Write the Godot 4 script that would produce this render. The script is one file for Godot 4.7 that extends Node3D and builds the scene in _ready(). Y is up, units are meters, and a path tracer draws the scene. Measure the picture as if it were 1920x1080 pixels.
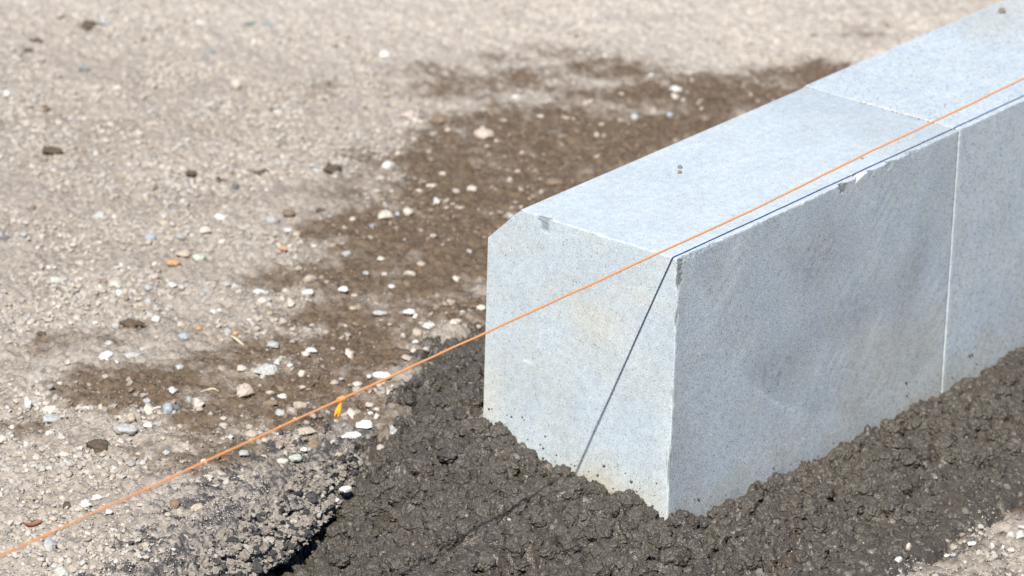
extends Node3D
# A granite kerb stone bedded in fresh concrete beside dry gravel, with a mason's line stretched along it.
# Axes: x across the kerb, y up, z along the kerb; the origin is the kerb's near top corner on its long face.

const SUN := Vector3(0.4126, 1.0, 0.80)
const BLOCK_W := 0.20
const JOINT_Z := -0.417
const RIGHT_X := Vector2(0.7817, -0.6236)   # the ground patch's own directions, in x and z
const AWAY := Vector2(-0.6236, -0.7817)

var rng := RandomNumberGenerator.new()
var low := FastNoiseLite.new()
var mid := FastNoiseLite.new()
var fine := FastNoiseLite.new()
var grit := FastNoiseLite.new()
var ragged := FastNoiseLite.new()
var taken := {}

# the left rim of the trench: x at each z
var RIM := PackedVector2Array([Vector2(-1.6, -0.36), Vector2(-0.6, -0.35), Vector2(-0.3, -0.36), Vector2(-0.208, -0.367), Vector2(-0.156, -0.367), Vector2(-0.112, -0.361), Vector2(-0.055, -0.333), Vector2(0.005, -0.296), Vector2(0.06, -0.272), Vector2(0.107, -0.268), Vector2(0.156, -0.272), Vector2(0.228, -0.259), Vector2(0.298, -0.244), Vector2(0.377, -0.214), Vector2(0.5, -0.18), Vector2(0.9, -0.11)])
const RIGHT_RIM := 0.165

# damp patches on the ground: centre x z, inverse axes, strength
var DAMP := [
	[-0.565, -0.826, 5.577, -4.097, 10.592, 11.402, 1.00],
	[-0.578, -0.662, 4.867, -3.740, 7.420, 8.017, 1.00],
	[-0.598, -0.540, 5.859, -4.675, 7.650, 8.286, 1.00],
	[-0.526, -0.466, 4.537, -3.605, 8.671, 9.425, 1.00],
	[-0.541, -0.337, 6.840, -5.654, 8.981, 9.790, 1.10],
	[-0.440, -0.373, 4.667, -3.691, 6.312, 6.890, 1.10],
	[-0.478, -0.229, 7.700, -6.421, 8.664, 9.484, 0.90],
	[-0.404, -0.209, 9.835, -8.040, 10.642, 11.675, 0.80],
	[-0.779, -0.694, 9.269, -7.528, 13.884, 14.921, 0.75],
	[-0.678, -0.811, 10.881, -8.324, 11.818, 12.693, 0.70],
	[-0.782, -0.806, 11.508, -9.102, 20.113, 21.554, 0.55],
	[-0.534, -0.946, 13.193, -9.326, 14.691, 15.779, 0.90],
	[-0.470, -0.113, 10.362, -8.909, 11.958, 13.129, 0.75],
	[-0.435, -0.028, 8.299, -7.228, 11.187, 12.319, 0.80],
	[-0.401, -0.092, 11.330, -9.572, 9.240, 10.167, 0.90],
	[-0.484, 0.122, 10.455, -9.694, 12.867, 14.207, 1.00],
	[-0.387, 0.104, 8.474, -7.559, 11.848, 13.105, 0.85],
	[-0.366, 0.022, 8.061, -6.960, 9.688, 10.699, 0.90],
	[-0.338, 0.180, 10.940, -9.821, 13.689, 15.188, 0.80],
	[-0.283, 0.146, 15.131, -13.179, 15.441, 17.137, 0.75],
	[-0.589, 0.023, 37.931, -35.322, 44.972, 49.414, 0.90],
	[-0.872, -0.563, 45.697, -39.458, 21.067, 22.665, 0.60],
	[-0.566, -0.149, 21.612, -18.988, 14.777, 16.176, 0.50],
	[-0.497, 0.249, 26.220, -25.429, 23.972, 26.547, 0.70],
	[-0.596, 0.085, 13.797, -13.126, 22.062, 24.276, 0.45],
	[-0.694, -0.390, 36.121, -30.919, 25.690, 27.870, 0.50],
	[-1.172, -0.536, 42.621, -40.375, 39.427, 42.153, 0.30],
	[-0.554, -1.114, 15.868, -10.863, 21.653, 23.150, 0.35],
	[-0.612, -1.158, 20.079, -13.872, 27.122, 28.928, 0.40],
	[-0.673, -0.471, 16.063, -13.365, 13.037, 14.122, 0.50],
	[-0.300, 0.071, 13.740, -11.761, 14.975, 16.583, 0.90],
	[0.126, -0.175, 15.171, -10.243, 15.864, 17.695, 1.00],
	[0.111, -0.077, 15.234, -10.647, 16.343, 18.268, 1.00],
	[0.155, -0.289, 22.725, -14.679, 30.617, 34.080, 1.00],
]

# stones one can tell apart: kind, colour, round or angular, x, z, width, height, depth, turn, label
var STONES := [
	["pebble", "O", "r", -0.6606, -0.1086, 0.0135, 0.0066, 0.0105, -0.13, "orange and tan pebble, the brightest orange stone on the dry gravel left of the kerb", "orange and tan pebble"],
	["pebble", "P", "r", -0.7310, -0.0562, 0.0100, 0.0047, 0.0075, 0.02, "flat tan pebble among fine gravel, left of the round brown one", "flat tan pebble among fine gravel"],
	["pebble", "E", "r", -0.7136, -0.0065, 0.0138, 0.0066, 0.0104, -0.07, "flat pale greenish oval pebble on the dry gravel near the left side", "flat pale greenish oval pebble"],
	["pebble", "C", "r", -0.6700, -0.0400, 0.0119, 0.0085, 0.0134, 0.05, "plump cream pebble lying right beside a tiny round brown pebble", "plump cream pebble lying right beside a tiny"],
	["pebble", "N", "r", -0.6805, -0.0339, 0.0059, 0.0052, 0.0071, 0.06, "tiny round brown pebble touching the left side of a cream one", "tiny round brown pebble touching the left side"],
	["stone_chip", "W", "a", -0.6517, -0.0248, 0.0098, 0.0056, 0.0089, -0.22, "white angular chip just below the plump cream pebble", "white angular chip just below the plump cream"],
	["stone_chip", "B", "a", -0.6732, -0.1372, 0.0141, 0.0067, 0.0106, -0.24, "flat beige stone just above the orange and tan pebble", "flat beige stone just above"],
	["pebble", "E", "r", -0.6544, -0.1374, 0.0120, 0.0076, 0.0120, 0.17, "mottled grey green pebble to the right of the orange one", "mottled grey green pebble"],
	["stone_chip", "P", "a", -0.6521, -0.0744, 0.0109, 0.0080, 0.0127, -0.12, "squarish pinkish beige chip below and left of the orange pebble", "squarish pinkish beige chip below"],
	["stone_chip", "W", "a", -0.6261, -0.0695, 0.0128, 0.0052, 0.0082, -0.13, "oblong cream white chip lying left of a blue grey slab", "oblong cream white chip"],
	["stone_chip", "L", "a", -0.6129, -0.0813, 0.0109, 0.0056, 0.0089, 0.25, "blue grey slab-like chip right of the oblong white chip", "blue grey slab-like chip right of the oblong"],
	["pebble", "G", "r", -0.6397, -0.0515, 0.0079, 0.0056, 0.0089, -0.01, "round grey pebble left of the oblong white chip", "round grey pebble left of the oblong white"],
	["stone_chip", "W", "a", -0.7086, -0.2277, 0.0144, 0.0044, 0.0069, 0.17, "long flat bright white chip on the dry gravel above the damp patches", "long flat bright white chip"],
	["stone_chip", "G", "a", -0.7902, -0.1458, 0.0123, 0.0097, 0.0147, -0.01, "light grey block-shaped stone standing up with a dark shadow side, left part of the photo", "light grey block-shaped stone standing up"],
	["stone_chip", "N", "a", -0.8536, -0.1198, 0.0092, 0.0068, 0.0108, 0.07, "brownish grey stone near the left edge with a dark shadow side", "brownish grey stone near the left edge"],
	["pebble", "L", "r", -0.7217, -0.1432, 0.0101, 0.0058, 0.0091, -0.17, "bluish grey pebble half sunk in sandy gravel above the orange pebble", "bluish grey pebble half sunk in sandy gravel"],
	["pebble", "B", "r", -0.7356, -0.1768, 0.0092, 0.0068, 0.0107, 0.07, "beige round pebble above the bluish grey sunken one", "beige round pebble above the bluish grey sunken"],
	["stone_chip", "G", "a", -0.7001, -0.1592, 0.0111, 0.0058, 0.0091, 0.18, "pale grey chip to the right of the bluish sunken pebble", "pale grey chip"],
	["stone_chip", "C", "a", -0.6925, -0.1900, 0.0122, 0.0068, 0.0107, 0.01, "pale beige chip below the long flat bright white chip", "pale beige chip below the long flat bright"],
	["stone_chip", "W", "a", -0.5521, -0.1087, 0.0158, 0.0056, 0.0089, 0.12, "wide white flake at the damp dirt's upper edge, the topmost of a touching pair", "wide white flake at the damp dirt's"],
	["stone_chip", "C", "a", -0.5401, -0.0981, 0.0098, 0.0065, 0.0103, 0.09, "cream chip tucked under the wide white flake", "cream chip tucked under the wide white flake"],
	["stone_chip", "B", "a", -0.5349, -0.1603, 0.0169, 0.0075, 0.0119, -0.22, "large grey beige flattened stone on damp dirt left of the kerb end", "large grey beige flattened stone on damp dirt"],
	["pebble", "W", "r", -0.5159, -0.1346, 0.0108, 0.0056, 0.0089, 0.13, "white oval pebble right below the large grey beige flattened stone", "white oval pebble right below the large grey"],
	["stone_chip", "C", "a", -0.5155, -0.1102, 0.0108, 0.0093, 0.0129, 0.05, "blocky cream stone on damp dirt between two white stones", "blocky cream stone on damp dirt"],
	["stone_chip", "W", "a", -0.5584, -0.0496, 0.0078, 0.0046, 0.0073, -0.10, "small white chip, left one of two side by side on the dry gravel", "small white chip"],
	["stone_chip", "W", "a", -0.5526, -0.0534, 0.0054, 0.0042, 0.0064, -0.23, "smaller white chip, right one of two side by side", "smaller white chip"],
	["stone_chip", "C", "a", -0.5910, -0.0017, 0.0097, 0.0065, 0.0102, 0.18, "cream chip, upper left of two touching chips above a dark damp spot", "cream chip"],
	["stone_chip", "W", "a", -0.5812, 0.0010, 0.0078, 0.0060, 0.0093, -0.01, "white chip, lower right of two touching chips above a dark damp spot", "white chip"],
	["pebble", "B", "r", -0.6143, -0.0141, 0.0078, 0.0046, 0.0073, 0.11, "beige round pebble, left of a matching pair half sunk in grit", "beige round pebble"],
	["pebble", "G", "r", -0.6125, -0.0222, 0.0068, 0.0056, 0.0082, 0.19, "grey round pebble, right of a pair half sunk in grit", "grey round pebble"],
	["stone_chip", "P", "a", -0.5552, -0.0042, 0.0116, 0.0055, 0.0087, 0.11, "wide pinkish beige stone to the right of a dark damp spot", "wide pinkish beige stone"],
	["pebble", "O", "r", -0.5362, -0.0071, 0.0058, 0.0041, 0.0065, 0.21, "small orange pebble at the damp edge, the left of two small orange ones", "small orange pebble at the damp edge"],
	["pebble", "O", "r", -0.5084, -0.0259, 0.0058, 0.0037, 0.0058, -0.05, "small orange pebble at the damp edge, the right of two small orange ones", "small orange pebble at the damp edge"],
	["pebble", "L", "r", -0.5364, 0.0128, 0.0096, 0.0064, 0.0101, 0.15, "light blue grey pebble under the wide pinkish beige stone", "light blue grey pebble under the wide pinkish"],
	["stone_chip", "G", "a", -0.5504, 0.0519, 0.0125, 0.0059, 0.0093, -0.03, "wedge-shaped grey chip left of the damp dirt, above a light grey oblong one", "wedge-shaped grey chip left of the damp dirt"],
	["pebble", "G", "r", -0.5407, 0.0763, 0.0152, 0.0063, 0.0100, 0.22, "large light grey oblong pebble beside a bright white angular stone", "large light grey oblong pebble beside a bright"],
	["stone_chip", "W", "a", -0.5527, 0.0947, 0.0143, 0.0081, 0.0128, 0.19, "bright white angular stone left of the large light grey oblong pebble", "bright white angular stone left of the large"],
	["stone_chip", "W", "a", -0.5399, 0.0974, 0.0066, 0.0045, 0.0071, -0.20, "small white chip at the lower right foot of the bright white angular stone", "small white chip at the lower right foot"],
	["pebble", "G", "r", -0.4615, -0.0236, 0.0105, 0.0064, 0.0101, -0.18, "light grey oval pebble lying alone on brown damp dirt", "light grey oval pebble lying alone"],
	["stone_chip", "W", "a", -0.4302, -0.0410, 0.0115, 0.0055, 0.0086, -0.14, "thin white flake lying on damp dirt above the orange line", "thin white flake lying on damp dirt above"],
	["pebble", "C", "r", -0.4283, -0.0300, 0.0067, 0.0045, 0.0072, 0.23, "little cream pebble just under the thin white flake", "little cream pebble just under the thin white"],
	["stone_chip", "G", "a", -0.4236, 0.0265, 0.0208, 0.0117, 0.0184, -0.03, "the largest pale grey stone on the damp dirt above the orange line", "largest pale grey stone on the damp dirt"],
	["stone_chip", "C", "a", -0.3987, 0.0084, 0.0123, 0.0081, 0.0128, 0.06, "cream angular stone right of the largest pale grey stone", "cream angular stone right of the largest pale"],
	["stone_chip", "W", "a", -0.4146, 0.0060, 0.0057, 0.0036, 0.0057, -0.10, "tiny white chip between the largest pale grey stone and the cream angular one", "tiny white chip between the largest pale grey"],
	["stone_chip", "C", "a", -0.4484, 0.0327, 0.0133, 0.0054, 0.0085, 0.00, "long cream stone left of the largest pale grey stone", "long cream stone left of the largest pale"],
	["stone_chip", "B", "a", -0.4623, 0.0463, 0.0095, 0.0072, 0.0114, -0.06, "beige lump-like stone at the left end of the stone row on the damp dirt", "beige lump-like stone"],
	["pebble", "W", "r", -0.6395, -0.2475, 0.0082, 0.0044, 0.0069, -0.07, "clean white oval pebble by itself near the left corner of the brown patch", "clean white oval pebble by itself"],
	["pebble", "G", "r", -0.6692, -0.2581, 0.0113, 0.0078, 0.0123, 0.04, "grey pebble with a dark shadow side next to a brownish one", "grey pebble with a dark shadow side next"],
	["pebble", "N", "r", -0.6620, -0.2748, 0.0113, 0.0068, 0.0108, 0.04, "brownish pebble right of the grey one near the brown patch", "brownish pebble right of the grey"],
	["pebble", "G", "r", -0.5149, -0.0223, 0.0068, 0.0055, 0.0081, 0.20, "small grey pebble just left of the right small orange one", "small grey pebble"],
	["stone_chip", "P", "a", -0.6630, -0.1618, 0.0111, 0.0058, 0.0091, 0.09, "pinkish beige chip above the mottled grey green pebble", "pinkish beige chip above the mottled grey green"],
	["stone_chip", "W", "a", -0.5290, 0.2216, 0.0102, 0.0150, 0.0122, 0.21, "tall pointed white stone near the left edge", "tall pointed white stone near the left edge"],
	["pebble", "G", "r", -0.4957, 0.2263, 0.0157, 0.0079, 0.0124, 0.18, "smooth grey oval cobble, largest rounded stone near the left edge", "smooth grey oval cobble"],
	["stone_chip", "C", "a", -0.5099, 0.2115, 0.0148, 0.0079, 0.0125, 0.25, "cream stone right behind the smooth grey oval cobble", "cream stone right behind the smooth grey oval"],
	["stone_chip", "C", "a", -0.4455, 0.1569, 0.0120, 0.0088, 0.0139, 0.09, "cream angular stone left of a blue grey oval pebble", "cream angular stone left of a blue grey"],
	["pebble", "L", "r", -0.4300, 0.1499, 0.0083, 0.0105, 0.0100, -0.17, "upright blue grey oval pebble in the row below the damp dirt", "upright blue grey oval pebble in the row"],
	["pebble", "K", "r", -0.4264, 0.1428, 0.0065, 0.0062, 0.0078, 0.18, "dark blue grey pebble touching the upright blue grey oval one", "dark blue grey pebble touching the upright blue"],
	["pebble", "B", "r", -0.4412, 0.1852, 0.0083, 0.0087, 0.0099, 0.23, "round beige pebble at the edge of the damp dirt in the lower left", "round beige pebble at the edge"],
	["stone_chip", "C", "a", -0.4207, 0.1210, 0.0139, 0.0097, 0.0153, 0.20, "chunky cream grey stone under a thin pale straw", "chunky cream grey stone under a thin pale"],
	["stone_chip", "G", "a", -0.4322, 0.1215, 0.0074, 0.0088, 0.0089, 0.03, "sharp edged grey chip at the left of the chunky cream grey stone", "sharp edged grey chip"],
	["stone_chip", "P", "a", -0.4081, 0.0723, 0.0159, 0.0133, 0.0191, 0.11, "big pale pinkish angular stone upright above the orange line", "big pale pinkish angular stone upright above"],
	["stone_chip", "W", "a", -0.4546, 0.1176, 0.0075, 0.0044, 0.0070, -0.14, "white chip lying alone in the damp dirt left of the pale straw", "white chip lying alone in the damp dirt"],
	["stone_chip", "W", "a", -0.4245, 0.1809, 0.0083, 0.0061, 0.0097, 0.17, "white chip below the cream angular stone in the lower left", "white chip below the cream angular stone"],
	["stone_chip", "C", "a", -0.4479, 0.1679, 0.0065, 0.0053, 0.0078, 0.04, "little cream chip left of the cream angular stone", "little cream chip left of the cream angular"],
	["pebble", "G", "r", -0.4293, 0.2033, 0.0202, 0.0087, 0.0137, -0.11, "broad grey stone partly covered by damp dirt in the lower left", "broad grey stone partly covered by damp dirt"],
	["stone_chip", "W", "a", -0.3774, 0.2385, 0.0081, 0.0060, 0.0095, -0.22, "white chip in the damp dirt above the lower part of the orange line", "white chip in the damp dirt above"],
	["stone_chip", "C", "a", -0.4867, 0.1938, 0.0139, 0.0053, 0.0083, 0.18, "low cream slab between the grey oval cobble and the damp dirt", "low cream slab between the grey oval cobble"],
	["pebble", "B", "r", -0.3463, 0.1350, 0.0110, 0.0070, 0.0110, 0.24, "beige pebble just above the orange line, left of the knot", "beige pebble just above the orange line"],
	["pebble", "B", "r", -0.3532, 0.0643, 0.0112, 0.0062, 0.0098, -0.21, "grey beige pebble above the orange line near its knot", "grey beige pebble above the orange line"],
	["stone_chip", "N", "a", -0.3789, 0.0730, 0.0140, 0.0053, 0.0084, 0.15, "brownish slab between the big pinkish stone and the orange line", "brownish slab between the big pinkish stone"],
	["stone_chip", "B", "a", -0.3949, 0.0556, 0.0131, 0.0044, 0.0070, -0.04, "beige flake beside the big pale pinkish stone", "beige flake beside the big pale pinkish stone"],
	["pebble", "W", "r", -0.3838, 0.0519, 0.0084, 0.0044, 0.0070, -0.17, "white pebble at the right end of the beige flake", "white pebble"],
	["pebble", "G", "r", -0.3546, 0.0887, 0.0083, 0.0062, 0.0097, -0.10, "grey pebble close above the orange line, left of a lumpy pale stone", "grey pebble close above the orange line"],
	["stone_chip", "P", "a", -0.3448, 0.0859, 0.0111, 0.0088, 0.0133, 0.13, "lumpy pale stone directly above the orange line", "lumpy pale stone directly above the orange line"],
	["stone_chip", "B", "a", -0.3095, 0.1033, 0.0165, 0.0070, 0.0110, 0.19, "long pale stone below the orange line under the knot", "long pale stone below the orange line"],
	["stone_chip", "N", "a", -0.2916, 0.1156, 0.0119, 0.0095, 0.0142, -0.23, "brown beige stone just under the long pale stone below the line", "brown beige stone just under the long pale"],
	["stone_chip", "W", "a", -0.2917, 0.1294, 0.0064, 0.0043, 0.0068, 0.06, "bright white chip left of the brown beige stone below the line", "bright white chip left of the brown beige"],
	["pebble", "C", "r", -0.2884, 0.1608, 0.0090, 0.0052, 0.0081, -0.23, "cream pebble in damp dirt beside a greenish one, below the line", "cream pebble in damp dirt beside a greenish"],
	["pebble", "E", "r", -0.2826, 0.1502, 0.0109, 0.0060, 0.0095, 0.11, "greenish flat pebble in damp dirt below the line", "greenish flat pebble in damp dirt below"],
	["stone_chip", "W", "a", -0.3521, 0.1552, 0.0064, 0.0039, 0.0062, -0.08, "small white flake in the damp dirt touching the upper side of the line", "small white flake in the damp dirt"],
	["pebble", "G", "r", -0.3216, 0.1730, 0.0082, 0.0052, 0.0082, 0.19, "grey pebble lying in damp dirt below the line", "grey pebble lying in damp dirt below"],
	["stone_chip", "W", "a", -0.3575, 0.3152, 0.0098, 0.0051, 0.0080, 0.24, "bluish white stone close above the orange line in the lower left", "bluish white stone close above the orange line"],
	["stone_chip", "G", "a", -0.3176, 0.4140, 0.0104, 0.0090, 0.0125, 0.00, "grey white stone under the orange line near the bottom left corner", "grey white stone under the orange line"],
	["pebble", "E", "r", -0.2806, 0.4388, 0.0103, 0.0106, 0.0123, 0.25, "pale green rounded stone at the bottom edge of the photo", "pale green rounded stone at the bottom edge"],
	["pebble", "N", "r", -0.2961, 0.2872, 0.0080, 0.0084, 0.0095, -0.10, "brownish round stone on the dusty slab near the broken edge", "brownish round stone on the dusty slab"],
	["stone_chip", "B", "a", -0.2797, 0.2758, 0.0115, 0.0067, 0.0106, -0.21, "beige stone on the dusty slab, right of the brownish round one", "beige stone on the dusty slab"],
	["stone_chip", "W", "a", -0.3226, 0.3381, 0.0088, 0.0042, 0.0066, 0.05, "flat white chip just below the line on the dusty slab", "flat white chip just below the line"],
	["stone_chip", "C", "a", -0.4377, 0.2737, 0.0118, 0.0060, 0.0095, -0.23, "cream chip on the dry gravel in the lower left", "cream chip on the dry gravel"],
	["pebble", "C", "r", -0.4969, 0.2859, 0.0082, 0.0069, 0.0098, -0.15, "pale pebble cut by the left edge of the photo", "pale pebble cut by the left edge"],
	["dirt_or_shade_clod", "D", "r", -0.3611, 0.3485, 0.0062, 0.0059, 0.0074, -0.05, "small dark brown clod of dirt just above the orange line, lower left", "small dark brown clod of dirt just above"],
	["dirt_or_shade_clod", "D", "r", -0.4238, 0.2437, 0.0164, 0.0095, 0.0150, 0.06, "large dark clod of damp dirt on the gravel at the lower left", "large dark clod of damp dirt"],
	["dirt_or_shade_clod", "D", "r", -0.5862, 0.0262, 0.0184, 0.0064, 0.0102, -0.17, "dark crumbly heap of damp dirt under two touching pale chips", "dark crumbly heap of damp dirt"],
	["dirt_or_shade_clod", "D", "r", -0.6318, 0.0980, 0.0077, 0.0037, 0.0058, -0.23, "small dark clod of dirt near the left edge at mid height", "small dark clod of dirt"],
	["stone_chip", "W", "a", -0.2981, 0.2356, 0.0071, 0.0038, 0.0060, 0.18, "white chip at the rim of the dusty slab where the dirt ends", "white chip at the rim of the dusty"],
	["pebble", "P", "r", -0.3648, 0.0037, 0.0066, 0.0058, 0.0079, -0.09, "translucent brownish pebble above the knot in the line", "translucent brownish pebble above the knot"],
	["pebble", "L", "r", -0.3653, -0.0055, 0.0047, 0.0027, 0.0042, 0.23, "tiny bluish white pebble touching the translucent brownish one", "tiny bluish white pebble touching the translucent brownish"],
	["pebble", "C", "r", -0.3490, -0.0082, 0.0075, 0.0045, 0.0071, 0.20, "oval beige pebble between the knot and a flat white stone", "oval beige pebble between the knot"],
	["pebble", "W", "r", -0.3414, -0.0335, 0.0156, 0.0058, 0.0092, -0.06, "flat white oval stone passing right under the orange line", "flat white oval stone passing"],
	["pebble", "W", "r", -0.3453, -0.0199, 0.0042, 0.0036, 0.0051, -0.02, "tiny white pebble beside the flat white oval stone", "tiny white pebble beside the flat white oval"],
	["stone_chip", "C", "a", -0.3119, -0.0130, 0.0094, 0.0049, 0.0077, 0.01, "cream flake on dirt at the margin of the wet concrete below the line", "cream flake on dirt at the margin"],
	["pebble", "P", "r", -0.3103, 0.0214, 0.0070, 0.0044, 0.0070, 0.07, "pinkish grey pebble at the top of the stone cluster right of the knot", "pinkish grey pebble at the top"],
	["stone_chip", "C", "a", -0.3010, 0.0239, 0.0074, 0.0044, 0.0070, 0.05, "cream chip at the right of the pinkish grey pebble", "cream chip at the right of the pinkish"],
	["stone_chip", "W", "a", -0.3003, 0.0305, 0.0056, 0.0035, 0.0056, 0.03, "white little chip under the pinkish grey pebble", "white little chip under the pinkish grey pebble"],
	["stone_chip", "C", "a", -0.3128, 0.0415, 0.0111, 0.0088, 0.0134, 0.06, "cream crumbly stone just right of the knot's frayed tail", "cream crumbly stone just right of the knot's"],
	["stone_chip", "W", "a", -0.2912, 0.0497, 0.0157, 0.0088, 0.0139, 0.22, "big bluish white rough stone in the cluster right of the knot", "big bluish white rough stone in the cluster"],
	["stone_chip", "W", "a", -0.2894, 0.0355, 0.0074, 0.0053, 0.0083, 0.00, "white wedge chip on the right of the big bluish white stone", "white wedge chip"],
	["stone_chip", "W", "a", -0.2802, 0.0763, 0.0193, 0.0087, 0.0138, -0.03, "big white triangular stone lowest in the cluster right of the knot", "big white triangular stone lowest in the cluster"],
	["stone_chip", "G", "a", -0.2666, 0.0410, 0.0106, 0.0114, 0.0127, 0.11, "upright grey slab-shaped stone at the edge of the wet concrete", "upright grey slab-shaped stone at the edge"],
	["pebble", "P", "r", -0.2598, 0.0656, 0.0069, 0.0061, 0.0083, -0.13, "pinkish white round pebble at the edge of the wet concrete", "pinkish white round pebble at the edge"],
	["stone_chip", "W", "a", -0.2971, 0.0656, 0.0046, 0.0026, 0.0041, -0.10, "tiny white chip above the big white triangular stone", "tiny white chip above the big white triangular"],
	["stone_chip", "C", "a", -0.3987, -0.0556, 0.0096, 0.0068, 0.0108, 0.24, "cream rough stone on damp dirt left of the kerb, above the line", "cream rough stone on damp dirt"],
	["stone_chip", "W", "a", -0.4156, -0.1603, 0.0117, 0.0056, 0.0088, 0.01, "white bean-shaped stone on damp dirt, upper end of a trail of white stones", "white bean-shaped stone on damp dirt"],
	["stone_chip", "W", "a", -0.4040, -0.1555, 0.0078, 0.0055, 0.0088, 0.02, "white crumb right under the bean-shaped stone", "white crumb right under the bean-shaped stone"],
	["stone_chip", "W", "a", -0.3848, -0.1537, 0.0116, 0.0065, 0.0102, -0.24, "white wedge stone between the bean-shaped stone and the kerb", "white wedge stone between the bean-shaped stone"],
	["pebble", "B", "r", -0.3831, -0.1318, 0.0087, 0.0092, 0.0104, -0.04, "grey brown smooth pebble in the middle of the white stones left of the kerb", "grey brown smooth pebble in the middle"],
	["stone_chip", "W", "a", -0.3905, -0.1203, 0.0053, 0.0055, 0.0064, 0.04, "white chip left of the grey brown smooth pebble", "white chip left of the grey"],
	["stone_chip", "W", "a", -0.3716, -0.1165, 0.0063, 0.0041, 0.0065, -0.24, "white chip right below the grey brown smooth pebble", "white chip right below the grey"],
	["stone_chip", "C", "a", -0.3599, -0.1001, 0.0086, 0.0050, 0.0079, 0.06, "cream chip at the lower end of the white stone trail", "cream chip"],
	["stone_chip", "C", "a", -0.3769, -0.2164, 0.0093, 0.0051, 0.0081, 0.07, "cream stone touching the left side of the kerb end", "cream stone touching the left side"],
	["stone_chip", "C", "a", -0.3846, -0.1995, 0.0078, 0.0042, 0.0066, -0.22, "pale chip a little left of the cream stone that touches the kerb", "pale chip a little left of the cream"],
	["stone_chip", "C", "a", -0.3704, -0.1736, 0.0117, 0.0065, 0.0102, 0.06, "crumbly cream stone at the back margin of the wet concrete", "crumbly cream stone at the back margin"],
	["stone_chip", "C", "a", -0.3393, -0.1075, 0.0124, 0.0077, 0.0122, -0.02, "pale cream slab partly behind the orange line near the kerb", "pale cream slab partly behind the orange line"],
	["stone_chip", "C", "a", -0.3482, -0.1011, 0.0067, 0.0045, 0.0072, 0.09, "cream chip on the left side of the pale cream slab", "cream chip on the left side"],
	["pebble", "G", "r", -0.4418, -0.1490, 0.0127, 0.0046, 0.0073, -0.07, "long grey half buried pebble in damp dirt", "long grey half buried pebble in damp dirt"],
	["stone_chip", "B", "a", -0.3530, -0.0806, 0.0114, 0.0041, 0.0064, 0.10, "thin beige sliver of stone on the margin of the wet concrete", "thin beige sliver of stone on the margin"],
	["pebble", "P", "r", -0.3555, -0.1869, 0.0039, 0.0037, 0.0047, 0.12, "tiny pinkish pebble on the concrete by the left corner of the kerb", "tiny pinkish pebble on the concrete"],
	["pebble", "C", "r", -0.3356, -0.0866, 0.0048, 0.0041, 0.0057, -0.24, "small cream pebble just below the line on the concrete margin", "small cream pebble just below the line"],
	["dirt_or_shade_clod", "D", "r", -1.1814, -0.5445, 0.0137, 0.0103, 0.0163, -0.22, "round dark brown clod in the upper left part of the photo", "round dark brown clod"],
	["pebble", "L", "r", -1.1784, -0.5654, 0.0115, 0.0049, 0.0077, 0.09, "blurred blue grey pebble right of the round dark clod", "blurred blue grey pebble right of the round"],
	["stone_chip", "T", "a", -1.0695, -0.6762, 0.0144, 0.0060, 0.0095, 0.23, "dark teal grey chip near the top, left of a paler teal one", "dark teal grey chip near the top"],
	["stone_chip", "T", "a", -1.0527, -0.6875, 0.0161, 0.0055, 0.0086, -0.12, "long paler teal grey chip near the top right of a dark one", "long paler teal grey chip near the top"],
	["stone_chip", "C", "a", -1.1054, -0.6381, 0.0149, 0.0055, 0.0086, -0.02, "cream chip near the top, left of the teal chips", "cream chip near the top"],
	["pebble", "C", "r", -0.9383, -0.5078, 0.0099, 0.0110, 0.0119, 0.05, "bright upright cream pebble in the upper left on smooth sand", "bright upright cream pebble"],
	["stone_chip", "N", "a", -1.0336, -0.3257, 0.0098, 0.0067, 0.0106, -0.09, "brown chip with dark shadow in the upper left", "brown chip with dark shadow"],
	["dirt_or_shade_clod", "D", "r", -1.1804, -0.4497, 0.0090, 0.0054, 0.0084, -0.07, "small dark clod, lower of two near the upper left corner", "small dark clod"],
	["dirt_or_shade_clod", "D", "r", -1.1926, -0.4736, 0.0136, 0.0048, 0.0076, -0.09, "flat dark clod, upper of two near the upper left corner", "flat dark clod"],
	["pebble", "T", "r", -1.0960, -0.4463, 0.0123, 0.0042, 0.0067, -0.07, "flat teal grey pebble on the smooth sand in the upper left", "flat teal grey pebble on the smooth sand"],
	["pebble", "T", "r", -1.0367, -0.5748, 0.0113, 0.0048, 0.0076, 0.05, "flat teal grey pebble in the upper middle left, below the cream chip", "flat teal grey pebble in the upper middle"],
	["dirt_or_shade_clod", "D", "r", -0.9467, -0.2424, 0.0191, 0.0065, 0.0103, -0.10, "flattened brown dirt clod in the left part above mid height", "flattened brown dirt clod in the left part"],
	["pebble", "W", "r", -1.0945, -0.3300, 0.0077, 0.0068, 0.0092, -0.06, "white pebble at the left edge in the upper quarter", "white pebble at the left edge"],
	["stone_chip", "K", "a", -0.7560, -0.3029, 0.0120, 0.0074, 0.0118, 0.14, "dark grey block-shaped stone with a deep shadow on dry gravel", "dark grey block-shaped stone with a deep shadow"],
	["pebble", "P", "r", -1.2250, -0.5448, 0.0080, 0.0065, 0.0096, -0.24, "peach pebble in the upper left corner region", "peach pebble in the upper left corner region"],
	["dirt_or_shade_clod", "D", "r", -0.7574, -0.3447, 0.0189, 0.0055, 0.0087, 0.03, "dark clod above and right of the dark grey block-shaped stone", "dark clod above"],
	["pebble", "W", "r", -0.8939, -0.6943, 0.0124, 0.0081, 0.0127, 0.12, "bright white stone in the upper middle of the photo", "bright white stone in the upper middle"],
	["pebble", "P", "r", -0.6630, -0.5747, 0.0194, 0.0113, 0.0178, -0.09, "large cream pink rounded stone on the brown patch behind the kerb", "large cream pink rounded stone"],
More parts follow.
